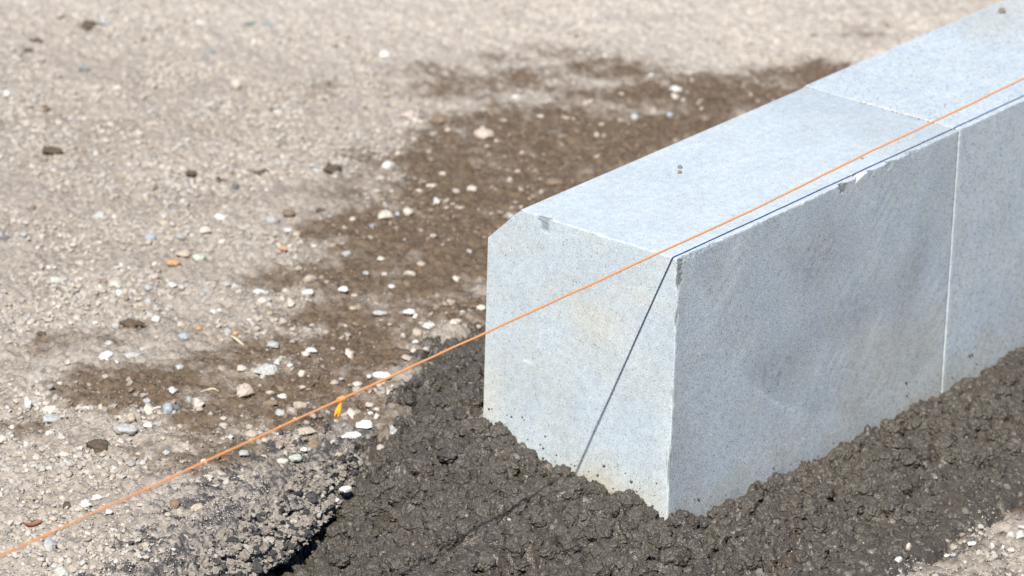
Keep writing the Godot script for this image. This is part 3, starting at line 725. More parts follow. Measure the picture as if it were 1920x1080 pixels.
	for k in 5:
		var where: Array[Transform3D] = []
		var tints: Array[Color] = []
		while where.size() < 2400:
			var lx := rng.randf_range(-0.38, 0.15)
			var lz := rng.randf_range(-0.62, 0.36)
			var r := 0.0015 + 0.0064 * pow(rng.randf(), 3.0)
			if rng.randf() < 0.07: r = rng.randf_range(0.0055, 0.0095)
			if lx > -0.2 - r and lx < r * 0.6 and lz < r * 0.6: continue
			if lx < rim(lz) + 0.012: continue
			if lx > 0.07 and rng.randf() < (lx - 0.07) * 12.0: continue
			if lz < -0.36 and lx < 0.05 and rng.randf() < 0.6: continue
			var y := bed_at(lx, lz)
			where.append(Transform3D(Basis.from_euler(Vector3(rng.randf() * TAU, rng.randf() * TAU, rng.randf() * TAU)).scaled(Vector3(1.0, rng.randf_range(0.7, 1.0), 1.0) * r), Vector3(lx, y - r * rng.randf_range(-0.15, 0.45) - 0.001, lz)))
			var s := rng.randf_range(0.82, 1.2)
			tints.append(Color(0.086 * s, 0.074 * s, 0.059 * s))
		var mm := scatter(lumps[k], lm, where, tints, "concrete_lumps", heap)
		tag(mm, "", "", "", "stuff")
	# the sand in it: grains that stick out everywhere
	var grain_at: Array[Transform3D] = []
	var grain_tint: Array[Color] = []
	while grain_at.size() < 70000:
		var lx := rng.randf_range(-0.37, 0.16)
		var lz := rng.randf_range(-0.60, 0.34)
		if lx > -0.2 and lx < 0.0 and lz < 0.0: continue
		if lx < rim(lz) - 0.004: continue
		var r := 0.00045 + 0.0010 * pow(rng.randf(), 2.5)
		grain_at.append(Transform3D(Basis.from_euler(Vector3(rng.randf() * TAU, rng.randf() * TAU, rng.randf() * TAU)).scaled(Vector3(1.2, 0.8, 1.0) * r), Vector3(lx, bed_at(lx, lz) + r * 0.1, lz)))
		var s := rng.randf_range(0.75, 1.35)
		grain_tint.append(Color(0.086 * s, 0.074 * s, 0.059 * s))
	tag(scatter(stone(231, 1, 3, 0.3), lm, grain_at, grain_tint, "concrete_sand", heap), "", "", "", "stuff")
	# crumbs that stuck to the stone
	var stuck: Array[Transform3D] = []
	var stuck_tint: Array[Color] = []
	for i in 150:
		var r := 0.0003 + 0.0010 * pow(rng.randf(), 4.0)
		var at := Vector3(rng.randf_range(-0.197, -0.002), 0.0, r * 0.4)
		if i % 2: at = Vector3(r * 0.4, 0.0, rng.randf_range(-0.5, -0.003))
		at.y = bed_at(at.x + (0.004 if i % 2 else 0.0), at.z + (0.0 if i % 2 else 0.004)) + 0.003 + 0.030 * pow(rng.randf(), 2.5)
		stuck.append(Transform3D(Basis.from_euler(Vector3(rng.randf() * TAU, rng.randf() * TAU, rng.randf() * TAU)).scaled(Vector3(1.2, 0.8, 1.0) * r), at))
		stuck_tint.append(Color(0.11, 0.095, 0.076))
	tag(scatter(stone(232, 1, 0, 0.4), lm, stuck, stuck_tint, "stuck_crumbs", heap), "", "", "", "stuff")
	# specks of aggregate washed clean
	var where: Array[Transform3D] = []
	var tints: Array[Color] = []
	var palette := [Color(0.34, 0.32, 0.28), Color(0.42, 0.38, 0.30), Color(0.22, 0.22, 0.23), Color(0.26, 0.14, 0.08), Color(0.5, 0.48, 0.44)]
	while where.size() < 1500:
		var lx := rng.randf_range(-0.36, 0.15)
		var lz := rng.randf_range(-0.62, 0.36)
		if lx > -0.2 and lx < 0.004 and lz < 0.004: continue
		if lx < rim(lz) + 0.01: continue
		var r := 0.0005 + 0.0034 * pow(rng.randf(), 5.0)
		where.append(Transform3D(Basis.from_euler(Vector3(rng.randf() * TAU, rng.randf() * TAU, rng.randf() * TAU)).scaled(Vector3(1.3, 0.8, 1.0) * r), Vector3(lx, bed_at(lx, lz) + r * 0.2, lz)))
		tints.append((palette[rng.randi() % 5] * rng.randf_range(0.6, 1.0)).lerp(Color(0.10, 0.087, 0.068), 0.85 if r > 0.0014 or rng.randf() < 0.5 else 0.1))
	var am := StandardMaterial3D.new()
	am.vertex_color_use_as_albedo = true
	am.roughness = 0.45
	tag(scatter(stone(230, 1, 6, 0.2), am, where, tints, "aggregate", heap), "", "", "", "stuff")


func scatter(mesh: Mesh, m: Material, where: Array[Transform3D], tints: Array[Color], called: String, parent: Node = self) -> MultiMeshInstance3D:
	var mm := MultiMesh.new()
	mm.transform_format = MultiMesh.TRANSFORM_3D
	mm.use_colors = true
	var copy: ArrayMesh = mesh.duplicate()
	copy.surface_set_material(0, m)
	mm.mesh = copy
	mm.instance_count = where.size()
	for i in where.size():
		mm.set_instance_transform(i, where[i])
		mm.set_instance_color(i, Color(tints[i].r, tints[i].g, tints[i].b))
	var o := MultiMeshInstance3D.new()
	o.multimesh = mm
	put(o, called, parent)
	return o


# ---------------------------------------------------------------- broken black top

func make_asphalt() -> void:
	# from the ground over the broken edge and down, then back under it: out from the rim, height
	var prof := [Vector2(-0.060, -0.2185), Vector2(-0.03, -0.2165), Vector2(-0.012, -0.2175), Vector2(0.004, -0.2205), Vector2(0.022, -0.232), Vector2(0.036, -0.2440), Vector2(0.045, -0.2535), Vector2(0.044, -0.2600), Vector2(0.030, -0.2650), Vector2(0.006, -0.272), Vector2(-0.02, -0.285)]
	var cv := Curve2D.new()
	for i in prof.size():
		var t: Vector2 = (prof[mini(i + 1, prof.size() - 1)] - prof[maxi(i - 1, 0)]) / 6.0
		cv.add_point(prof[i], -t, t)
	var length := cv.get_baked_length()
	cv.bake_interval = 0.002
	var nu := 118
	var zs := PackedFloat32Array()
	var z := 0.045
	while z < 0.62:
		zs.append(z)
		z += 0.0013 if z < 0.44 else 0.005
	var p := PackedVector3Array()
	var c := PackedColorArray()
	var big := noise(0.040, 81, 2)
	var crag := noise(0.0160, 82, 3)
	crag.fractal_type = FastNoiseLite.FRACTAL_RIDGED
	var crag2 := noise(0.0052, 86, 2)
	var nub := cells(0.0085, 83)
	var speck := noise(0.006, 84, 2)
	var tar := noise(0.014, 85, 4)
	for zz in zs:
		for i in nu:
			var s := length * i / (nu - 1.0)
			var pt := cv.sample_baked(s, true)
			var tan := (cv.sample_baked(minf(s + 0.003, length), true) - cv.sample_baked(maxf(s - 0.003, 0.0), true)).normalized()
			var nor := Vector2(-tan.y, tan.x)
			var grow := smoothstep(0.0, 0.03, s) * (1.0 - 0.6 * smoothstep(length - 0.03, length, s))
			var face := smoothstep(0.045, 0.075, s)
			var a := Vector3(s * 1.25, zz * 0.72 + s * 0.35, 0.3)
			var e := 0.0045 * big.get_noise_2d(s, zz) * grow + face * (0.0050 * crag.get_noise_3dv(a) + 0.0032 * crag2.get_noise_3dv(a) + 0.0022 * (0.35 - pow(nub.get_noise_2d(s * 1.1, zz * 0.8) + 1.0, 2.0)) - 0.003)
			e += (1.0 - face) * grow * (0.0028 * crag.get_noise_3dv(a) + 0.0015 * crag2.get_noise_3dv(a))
			var x := rim(zz) + (pt.x if pt.x < 0.0 else pt.x * 0.72 * smoothstep(0.05, 0.21, zz)) + nor.x * e
			var y := pt.y + nor.y * e
			if s < 0.05:
				y = lerpf(plain_ground(x, zz) + 0.0012, y + plain_ground(x, zz) + 0.217, smoothstep(0.0, 0.05, s))
			# it runs out under the concrete where the two meet
			var fade := 1.0 - smoothstep(0.045, 0.10, zz)
			y = lerpf(y, maxf(y, -0.236) - 0.004, fade)
			p.append(Vector3(x, y, zz))
			var g := speck.get_noise_2d(x * 1.0 + y, zz)
			var dust := Color(0.315, 0.278, 0.235) * (1.0 + 0.75 * g)
			var k := smoothstep(0.02, 0.34, 0.7 * tar.get_noise_3d(x, y, zz) + 0.34 * (1.0 - absf(s - 0.050) / 0.016) - 0.10 + 0.75 * g) if s > 0.03 else bitumen(x, zz)
			var col := dust.lerp(Color(0.030, 0.030, 0.034), clampf(k, 0.0, 0.9))
			if s < 0.03: col = ground_color(x, zz).lerp(col, s / 0.03)
			col.a = 1.0
			c.append(col)
	var m := StandardMaterial3D.new()
	m.vertex_color_use_as_albedo = true
	m.roughness = 0.8
	m.uv1_triplanar = true
	m.uv1_world_triplanar = true
	m.uv1_scale = Vector3.ONE * 6.0
	var t1 := seamless(512, 5.0, 91, 2)
	var t2 := seamless(512, 13.0, 92, 2)
	m.albedo_texture = picture(512, [t1, t2], [0.6, 0.7], 0.84, 0.5)
	m.heightmap_enabled = true
	m.heightmap_texture = picture(512, [t1, t2], [0.8, 1.0], 0.5, 0.9)
	m.heightmap_scale = 0.12
	var mesh := ArrayMesh.new()
	grid(mesh, nu, zs.size(), p, c, m)
	var o := put(Node3D.new(), "asphalt_slab")
	tag(o, "craggy broken edge of an old dusty asphalt slab overhanging the wet concrete, lower left", "asphalt")
	instance(mesh, "crust", o)
	# the chippings that the break laid bare, dusty or still black
	var bm := StandardMaterial3D.new()
	bm.vertex_color_use_as_albedo = true
	bm.roughness = 0.82
	bm.uv1_triplanar = true
	bm.uv1_world_triplanar = true
	bm.uv1_scale = m.uv1_scale
	bm.albedo_texture = m.albedo_texture
	bm.heightmap_enabled = true
	bm.heightmap_texture = m.heightmap_texture
	bm.heightmap_scale = 0.1
	var r := RandomNumberGenerator.new()
	r.seed = 88
	for k in 4:
		var shape := clod(240 + k) if k < 2 else stone(240 + k, 3, 9, 0.7)
		var where: Array[Transform3D] = []
		var tints: Array[Color] = []
		while where.size() < 1500:
			var row := r.randi_range(0, zs.size() - 1)
			if zs[row] < 0.085: continue
			var t := r.randf()
			var col := int(nu * lerpf(0.27, 0.78, sqrt(t)))
			var at := p[row * nu + col]
			var rad := 0.0010 + 0.0040 * pow(r.randf(), 2.6)
			if col < nu * 0.42: rad *= 0.6
			where.append(Transform3D(Basis.from_euler(Vector3(r.randf() * TAU, r.randf() * TAU, r.randf() * TAU)).scaled(Vector3(1.35, 0.75, 1.0) * rad), at - Vector3(rad * 0.25, 0, 0)))
			var cc := c[row * nu + col]
			var v := r.randf()
			tints.append(cc.lerp(Color(0.33, 0.292, 0.245), 0.6) * r.randf_range(0.75, 1.1) if v < 0.66 else Color(0.045, 0.043, 0.044) * r.randf_range(0.7, 1.6) if v < 0.92 else Color(0.42, 0.39, 0.34))
		tag(scatter(shape, bm, where, tints, "laid_bare_chippings", o), "", "", "", "stuff")


# ---------------------------------------------------------------- kerb stones

func ticks(a: float, b: float, first: float, most: float, grow: float) -> PackedFloat32Array:
	# from both ends, close together near them
	var out := PackedFloat32Array()
	var l := absf(b - a)
	var s := signf(b - a)
	var half := PackedFloat32Array([0.0])
	var t := 0.0
	var d := first
	while t < l * 0.5 - most * 0.6:
		t += d
		half.append(t)
		if t > 0.012: d = minf(d * grow, most)
	for v in half: out.append(a + s * v)
	for i in range(half.size() - 1, -1, -1):
		if l - half[i] > half[half.size() - 1] + first * 0.4: out.append(a + s * (l - half[i]))
	return out


# stone with crystals, specks, stains and saw marks; bits: pixels per metre; the stone's colour, its long face painted darker for shade
func stone_face(wm: float, hm: float, bits: float, sd: int, kind: String) -> ImageTexture:
	var w := int(wm * bits)
	var h := int(hm * bits)
	var k := bits / 2500.0
	var g1 := noise(1.7, sd, 1, FastNoiseLite.TYPE_VALUE).get_image(w, h).get_data()
	var g2 := noise(4.5 * k, sd + 1, 2).get_image(w, h).get_data()
	var g3 := noise(26.0 * k, sd + 2, 3).get_image(w, h).get_data()
	var g4 := noise(170.0 * k, sd + 3, 3).get_image(w, h).get_data()
	var st := noise(24.0 * k, sd + 4, 4).get_image(1024, 96)
	st.resize(1024, 1024, Image.INTERPOLATE_CUBIC)
	var streak := st.get_data()
	var lum := PackedFloat32Array()
	lum.resize(w * h)
	var warm := PackedFloat32Array()
	warm.resize(w * h)
	var ang := 0.80 if kind == "side" else 0.12
	var co := cos(ang)
	var si := sin(ang)
	for j in h:
		var ym := -j / bits
		for i in w:
			var q := j * w + i
			var zm := i / bits
			var v := 1.0 + (g1[q] - 128) * 0.0004 + (g2[q] - 128) * 0.0009 + (g3[q] - 128) * 0.00035 + (g4[q] - 128) * 0.00022
			var pq := int(i * co + j * si + 4000.0) & 1023
			var qq := int(j * co - i * si + 4000.0) & 1023
			var s := (streak[qq * 1024 + pq] - 128) * 0.001
			var wa := (g4[w * h - 1 - q] - 128) * 0.00022 + (g3[w * h - 1 - q] - 128) * 0.00012
			if kind == "side":
				# the disc's sweep: darker and streaked inside one arc
				var dx := zm - 0.315
				var dy := ym + 0.085 - 0.16
				var rr := sqrt(dx * dx + dy * dy)
				var ins := 1.0 - smoothstep(0.296, 0.306, rr + 0.006 * (g4[q] - 128) / 128.0)
				v += s * (0.06 + 0.28 * ins) * clampf(0.9 + (g4[q] - 128) * 0.012, 0.1, 1.9) - 0.035 * ins
				v += 0.10 * clampf(0.5 + (g3[q] - 128) * 0.01, 0.0, 1.5) * exp(-pow((rr - 0.301) / 0.0016, 2.0)) * smoothstep(0.10, 0.13, zm) * (1.0 - smoothstep(0.17, 0.2, zm))
				# fine saw lines towards the joint
				var r2 := sqrt(pow(zm - 0.22, 2.0) + pow(ym - 0.12, 2.0))
				var sl := smoothstep(0.29, 0.40, zm) * smoothstep(-0.12, -0.2, ym)
				v += 0.045 * sl * sin(r2 * 2900.0 + (g3[q] - 128) * 0.012)
				wa += 0.05 * sl
				# bluish clouds
				var mo := clampf(0.75 + (g3[q] - 128) * 0.012 + (g2[q] - 128) * 0.006 + (streak[qq * 1024 + pq] - 128) * 0.006, 0.0, 2.0)
				v += (g2[q] - 128) * 0.0003 + (g1[q] - 128) * 0.0004
				v -= 0.10 * mo * exp(-(pow((zm - 0.20) / 0.05, 2.0) + pow((ym + 0.055) / 0.035, 2.0)) * 1.2)
				v -= 0.09 * mo * exp(-(pow((zm - 0.36 - (ym + 0.11) * 0.35) / 0.022, 2.0) + pow((ym + 0.105) / 0.07, 2.0)) * 1.1)
				v -= 0.11 * mo * exp(-(pow((zm - 0.145) / 0.045, 2.0) + pow((ym + 0.15) / 0.03, 2.0)) * 1.2)
				v -= 0.09 * mo * exp(-(pow((zm - 0.26) / 0.06, 2.0) + pow((ym + 0.125) / 0.03, 2.0)) * 1.2)
				v -= 0.07 * exp(-pow(zm / 0.03, 2.0)) * (0.4 + 0.6 * smoothstep(-0.05, -0.2, ym))
				wa += 0.06 * exp(-(pow((zm - 0.30) / 0.07, 2.0) + pow((ym + 0.19) / 0.04, 2.0)))
			elif kind == "end":
				v += s * 0.06
				wa += 0.08 * exp(-(pow((zm - 0.11) / 0.03, 2.0) + pow((ym + 0.08) / 0.022, 2.0))) + 0.07 * exp(-(pow((zm - 0.165) / 0.025, 2.0) + pow((ym + 0.044) / 0.008, 2.0)))
				wa += 0.09 * exp(-(pow((zm - 0.005) / 0.022, 2.0) + pow((ym + 0.19) / 0.05, 2.0))) + 0.10 * exp(-(pow((zm - 0.13) / 0.06, 2.0) + pow((ym + 0.225) / 0.02, 2.0)))
				v += 0.15 * exp(-(pow((zm - 0.046) / 0.006, 2.0) + pow((ym + 0.135) / 0.002, 2.0)))
				v += 0.05 * exp(-pow((zm - 0.2) / 0.02, 2.0)) * smoothstep(-0.05, -0.2, ym)
			else:
				v += s * 0.14
				v -= 0.06 * smoothstep(0.27, 0.40, ym * -1.0) * (1.0 if kind == "top" else 0.0)
			var film := smoothstep(-0.195, -0.26, ym + (g3[q] - 128) * 0.0001 + (g4[q] - 128) * 0.00016)
			wa += 0.06 * film if kind != "top" else 0.0
			v -= 0.05 * film if kind != "top" else 0.0
			lum[q] = v
			warm[q] = wa
	# dark mineral specks, mostly short dashes
	var r := RandomNumberGenerator.new()
	r.seed = sd
	var many := int(wm * hm * ((150000.0 if kind == "side" else 110000.0) if kind != "top" else 60000.0))
	for n in many:
		var x := r.randi_range(2, w - 4)
		var y := r.randi_range(2, h - 5)
		if kind == "side" and r.randf() < 0.3 * (1.0 - smoothstep(0.28, 0.31, sqrt(pow(x / bits - 0.315, 2.0) + pow(-y / bits - 0.075, 2.0)))): continue
		var t := r.randf()
		var dark := lerpf(0.12, 0.46 if kind == "side" else 0.36, t * t)
		var l := r.randi_range(1, 3 if t > 0.6 else 2)
		for s in l:
			var yy := y + s
			var xx := x + (s if r.randf() < 0.4 else 0)
			lum[yy * w + xx] -= dark
			if t > 0.55: lum[yy * w + xx + 1] -= dark * 0.6
	for n in many / 5:
		var q := r.randi_range(0, w * h - 2)
		lum[q] += r.randf_range(0.05, 0.2)
	var out := PackedByteArray()
	out.resize(w * h * 3)
	var base := Color(0.700, 0.738, 0.754)   # as sRGB
	if kind == "side": base = Color(0.683, 0.722, 0.742)  # dimmer light on the long face, deepened in its base colour
	for q in w * h:
		var v := lum[q]
		var wa := warm[q]
		out[q * 3] = clampi(int(255.0 * base.r * v * (1.0 + wa * 0.55)), 0, 255)
		out[q * 3 + 1] = clampi(int(255.0 * base.g * v * (1.0 + wa * 0.12)), 0, 255)
		out[q * 3 + 2] = clampi(int(255.0 * base.b * v * (1.0 - wa * 0.45)), 0, 255)
	return ImageTexture.create_from_image(Image.create_from_data(w, h, false, Image.FORMAT_RGB8, out))


var chips := []      # [centre, cut normal, cut depth, reach, tone]
var wear := FastNoiseLite.new()
var wear2 := FastNoiseLite.new()
var rough := FastNoiseLite.new()
var span := []       # the stone in hand: x0 x1 y0 y1 z0 z1 wear


func worn(p: Vector3, tone: Array) -> Vector3:
	var x1: float = span[1]
	var y1: float = span[3]
	var z1: float = span[5]
	var z0: float = span[4]
	var k: float = 1.0
	var da := x1 - p.x
	var db := y1 - p.y
	var dc := z1 - p.z
	var dd := p.z - z0
	var cut := 0.0
	# long top edge, end edges: a small cut across each arris, wandering along it
	if da < 0.006 and db < 0.006:
		var w: float = span[6] * (0.0004 + 0.0013 * maxf(0.0, wear.get_noise_1d(p.z) + 0.05) + 0.0010 * maxf(0.0, wear2.get_noise_1d(p.z)))
		var s := w - (da + db)
		if s > 0.0:
			p -= Vector3(1, 1, 0) * s * 0.5
			cut = maxf(cut, s / w)
	if db < 0.006 and dc < 0.006:
		var w: float = span[6] * (0.0005 + 0.0009 * maxf(0.0, wear.get_noise_1d(p.x + 5.0)) + 0.0008 * maxf(0.0, wear2.get_noise_1d(p.x)))
		var s := w - (db + dc)
		if s > 0.0:
			p -= Vector3(0, 1, 1) * s * 0.5
			cut = maxf(cut, s / w)
	if da < 0.006 and dc < 0.006:
		var w: float = span[6] * (0.0005 + 0.0015 * maxf(0.0, wear.get_noise_1d(p.y + 9.0) - 0.05) + 0.0014 * maxf(0.0, wear2.get_noise_1d(p.y + 2.0)))
		var s := w - (da + dc)
		if s > 0.0:
			p -= Vector3(1, 0, 1) * s * 0.5
			cut = maxf(cut, s / w)
	if dd < 0.005 and (da < 0.005 or db < 0.005):
		var o := minf(da, db)
		var w := 0.0012 + 0.0012 * maxf(0.0, wear2.get_noise_1d(p.x + p.y + 3.0))
		var s := w - (dd + o)
		if s > 0.0: p += Vector3(-1 if da < db else 0, -1 if db <= da else 0, 1) * s * 0.5
	for ch in chips:
		var v: Vector3 = p - ch[0]
		var l := v.length()
		var reach: float = ch[3]
		if l > reach * 1.4: continue
		var n: Vector3 = ch[1]
		var edge := reach * (1.0 + 0.45 * rough.get_noise_3dv(p * 0.6))
		if l > edge: continue
		var s: float = v.dot(n) + ch[2] + 0.0009 * rough.get_noise_3dv(p)
		if s > 0.0:
			p -= n * s
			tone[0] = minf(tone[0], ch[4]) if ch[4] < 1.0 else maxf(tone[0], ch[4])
	if cut > 0.15: tone[0] = minf(tone[0], 1.0) + 0.03 * rough.get_noise_3dv(p)
	return p


func kerb_face(mesh: ArrayMesh, a: PackedFloat32Array, b: PackedFloat32Array, at: Callable, uv_at: Callable, m: Material, out: Vector3) -> void:
	var p := PackedVector3Array()
	var c := PackedColorArray()
	var uv := PackedVector2Array()
	for t in b:
		for s in a:
			var q: Vector3 = at.call(s, t)
			var tone := [0.88]
			var r := worn(q, tone)
			p.append(r)
			var k: float = tone[0]
			c.append(Color(k, k, k))
			uv.append(uv_at.call(s, t))
	var nx := a.size()
	var d := (p[nx] - p[0]).cross(p[1] - p[0])
	var mid_q := (b.size() / 2) * nx + nx / 2
	d = (p[mid_q + nx] - p[mid_q]).cross(p[mid_q + 1] - p[mid_q])
	grid(mesh, nx, b.size(), p, c, m, d.dot(out) < 0.0, PackedByteArray(), uv)


func kerb(x0: float, x1: float, y0: float, y1: float, z0: float, z1: float, faces: Dictionary, wearing: float, step: float) -> ArrayMesh:
	# z1 is the near end
	span = [x0, x1, y0, y1, z0, z1, wearing]
	var ch := 0.0343
	var mesh := ArrayMesh.new()
	var zt := PackedFloat32Array()
	var n := int((z1 - z0) / step)
	for i in n + 1: zt.append(lerpf(z1, z0, float(i) / n))
	var xt := ticks(x1, x0 + ch, 0.0009, 0.006, 1.25)
	var yt := ticks(y1, y0, 0.0009, 0.006, 1.25)
	var fw := z1 - z0
	var fh := y1 - y0
	# top
	kerb_face(mesh, xt, zt, func(s: float, t: float) -> Vector3: return Vector3(s, y1, t), func(s: float, t: float) -> Vector2: return Vector2((x1 - s) / (x1 - x0), (z1 - t) / fw), faces.top, Vector3.UP)
	# long face
	kerb_face(mesh, yt, zt, func(s: float, t: float) -> Vector3: return Vector3(x1, s, t), func(s: float, t: float) -> Vector2: return Vector2((z1 - t) / fw, (y1 - s) / fh), faces.side, Vector3.RIGHT)
	# near end: one sheet whose left side follows the slanted corner
	var xe := ticks(x1, x0, 0.0009, 0.004, 1.2)
	var ye := ticks(0.0, 1.0, 0.0028, 0.018, 1.2)
	kerb_face(mesh, xe, ye, func(s: float, t: float) -> Vector3: return Vector3(s, lerpf(y1 - maxf(0.0, x0 + ch - s), y0, t), z1), func(s: float, t: float) -> Vector2: return Vector2((s - x0) / (x1 - x0), (y1 - lerpf(y1 - maxf(0.0, x0 + ch - s), y0, t)) / fh), faces.end, Vector3.BACK)
	kerb_face(mesh, xe, ye, func(s: float, t: float) -> Vector3: return Vector3(s, lerpf(y1 - maxf(0.0, x0 + ch - s), y0, t), z0), func(s: float, t: float) -> Vector2: return Vector2((s - x0) / (x1 - x0), (y1 - lerpf(y1 - maxf(0.0, x0 + ch - s), y0, t)) / fh), faces.end, Vector3.FORWARD)
	# slanted corner and back
	var zc := ticks(z1, z0, 0.004, 0.03, 1.3)
	kerb_face(mesh, PackedFloat32Array([0.0, 0.5, 1.0]), zc, func(s: float, t: float) -> Vector3: return Vector3(x0 + ch * (1.0 - s), y1 - ch * s, t), func(s: float, t: float) -> Vector2: return Vector2(s * 0.15, (z1 - t) / fw), faces.top, Vector3(-1, 1, 0))
	kerb_face(mesh, PackedFloat32Array([y1 - ch, y1 - 0.1, y1 - 0.2, y0]), zc, func(s: float, t: float) -> Vector3: return Vector3(x0, s, t), func(s: float, t: float) -> Vector2: return Vector2((z1 - t) / fw, (y1 - s) / fh), faces.side, Vector3.LEFT)
	return mesh


func face_material(t: Texture2D) -> StandardMaterial3D:
	var m := StandardMaterial3D.new()
	m.albedo_texture = t
	m.vertex_color_use_as_albedo = true
	m.roughness = 0.72
	m.metallic_specular = 0.4
	m.heightmap_enabled = true
	m.heightmap_texture = t
	m.heightmap_scale = 0.006
	return m


func make_kerbs() -> void:
	wear = noise(0.011, 101, 3)
	wear2 = noise(0.0032, 102, 2)
	rough = noise(0.0032, 103, 2)
	var diag := Vector3(1, 1, 0).normalized()
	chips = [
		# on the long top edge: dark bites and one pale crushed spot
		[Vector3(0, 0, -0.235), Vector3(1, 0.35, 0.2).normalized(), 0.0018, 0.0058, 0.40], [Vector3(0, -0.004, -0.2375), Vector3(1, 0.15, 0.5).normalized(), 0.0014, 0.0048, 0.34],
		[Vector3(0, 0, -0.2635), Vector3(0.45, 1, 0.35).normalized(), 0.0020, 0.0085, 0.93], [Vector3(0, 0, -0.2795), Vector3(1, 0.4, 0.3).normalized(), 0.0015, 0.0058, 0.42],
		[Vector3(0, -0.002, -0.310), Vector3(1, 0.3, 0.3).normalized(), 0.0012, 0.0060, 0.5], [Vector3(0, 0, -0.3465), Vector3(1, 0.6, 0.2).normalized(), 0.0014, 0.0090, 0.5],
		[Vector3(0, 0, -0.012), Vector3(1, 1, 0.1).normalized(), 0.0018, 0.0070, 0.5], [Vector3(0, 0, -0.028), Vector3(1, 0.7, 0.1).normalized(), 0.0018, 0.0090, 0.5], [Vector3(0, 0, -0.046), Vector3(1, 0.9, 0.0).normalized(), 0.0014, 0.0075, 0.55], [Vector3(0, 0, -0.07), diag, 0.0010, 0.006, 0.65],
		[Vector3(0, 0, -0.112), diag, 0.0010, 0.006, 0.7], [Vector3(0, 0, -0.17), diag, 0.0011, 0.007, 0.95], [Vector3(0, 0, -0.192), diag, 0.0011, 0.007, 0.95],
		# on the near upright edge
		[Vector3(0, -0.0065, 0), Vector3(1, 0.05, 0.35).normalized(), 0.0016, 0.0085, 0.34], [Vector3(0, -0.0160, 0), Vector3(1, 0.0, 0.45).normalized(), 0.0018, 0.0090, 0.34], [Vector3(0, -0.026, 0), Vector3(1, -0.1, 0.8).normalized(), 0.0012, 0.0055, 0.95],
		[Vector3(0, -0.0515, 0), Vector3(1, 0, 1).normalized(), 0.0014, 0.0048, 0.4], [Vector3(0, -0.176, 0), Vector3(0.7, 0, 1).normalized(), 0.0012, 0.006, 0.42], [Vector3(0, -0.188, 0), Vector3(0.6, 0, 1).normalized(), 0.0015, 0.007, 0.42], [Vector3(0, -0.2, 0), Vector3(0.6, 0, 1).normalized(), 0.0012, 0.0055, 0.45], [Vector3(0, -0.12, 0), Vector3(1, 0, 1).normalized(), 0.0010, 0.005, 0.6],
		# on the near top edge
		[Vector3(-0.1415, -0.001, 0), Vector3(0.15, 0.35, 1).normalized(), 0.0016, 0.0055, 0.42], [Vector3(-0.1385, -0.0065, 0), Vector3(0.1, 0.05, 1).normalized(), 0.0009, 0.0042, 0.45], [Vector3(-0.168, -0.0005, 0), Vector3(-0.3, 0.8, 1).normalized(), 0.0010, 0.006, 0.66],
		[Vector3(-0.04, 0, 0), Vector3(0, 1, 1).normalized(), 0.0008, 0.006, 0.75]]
	var end_m := face_material(stone_face(0.20, 0.32, 2500.0, 300, "end"))
	var f1 := {"end": end_m, "side": face_material(stone_face(0.4155, 0.32, 2500.0, 320, "side")), "top": face_material(stone_face(0.20, 0.4155, 2500.0, 340, "top"))}
	var a := instance(kerb(-BLOCK_W, 0.0, -0.32, 0.0, JOINT_Z + 0.0008, 0.0, f1, 1.0, 0.0012), "kerb_stone")
	tag(a, "pale grey sawn stone kerb block at the near end, with chipped long edge", "kerb stone", "kerb stones laid in one row")
	chips = [[Vector3(0.0006, 0.0, -0.4185), Vector3(0.6, 1, 0.6).normalized(), 0.0012, 0.006, 0.55]]
	var f2 := {"end": end_m, "side": face_material(stone_face(0.98, 0.32, 1700.0, 360, "second")), "top": face_material(stone_face(0.205, 0.98, 1700.0, 380, "second"))}
	var b := instance(kerb(-BLOCK_W - 0.002, 0.00015, -0.32, 0.0005, JOINT_Z - 0.98, JOINT_Z - 0.0004, f2, 0.9, 0.0025), "kerb_stone")
	tag(b, "pale grey sawn stone kerb block farther along, running out of the photo", "kerb stone", "kerb stones laid in one row")
	# crumbs of pale mortar along the top of the joint
	var st := SurfaceTool.new()
	st.begin(Mesh.PRIMITIVE_TRIANGLES)
	var shapes: Array[Mesh] = []
	for k in 3: shapes.append(stone(250 + k, 1, 2, 0.3))
	var gap := noise(0.03, 131, 2)
	for i in 110:
		var x := rng.randf_range(-0.168, -0.001)
		if gap.get_noise_1d(x) < 0.05 and rng.randf() < 0.85: continue
		var s := 0.0004 + 0.0008 * pow(rng.randf(), 2.0)
		st.append_from(shapes[i % 3], 0, Transform3D(Basis.from_euler(Vector3(rng.randf() * 6.0, rng.randf() * 6.0, rng.randf() * 6.0)).scaled(Vector3(1.6, 0.8, 1.0) * s), Vector3(x, s * 0.15, JOINT_Z + rng.randf_range(-0.0004, 0.0018))))
	var mm := StandardMaterial3D.new()
	mm.albedo_color = Color(0.74, 0.72, 0.67)
	mm.roughness = 0.9
	var mortar := st.commit()
	mortar.surface_set_material(0, mm)
	var o := instance(mortar, "mortar_crumbs", b)
	tag(o, "crumbly cream mortar in the joint between the two blocks", "", "", "stuff")
	# grit left on top
	var dm := StandardMaterial3D.new()
	dm.albedo_color = Color(0.46, 0.43, 0.38)
	dm.roughness = 0.95
	var rows := [[-0.1262, 0.0, -0.1709, 0.0021, "upper of two crumbs of grit on top of the nearer kerb block"], [-0.1184, 0.0, -0.1605, 0.0019, "lower of two crumbs of grit on top of the nearer kerb block"], [-0.1486, 0.0009, -0.7142, 0.0034, "crumb of dark grit on the farther kerb block near the top right corner"], [-0.0222, 0.0, -0.2971, 0.0011, "speck of tan grit between the orange line and the back edge on the nearer block"]]
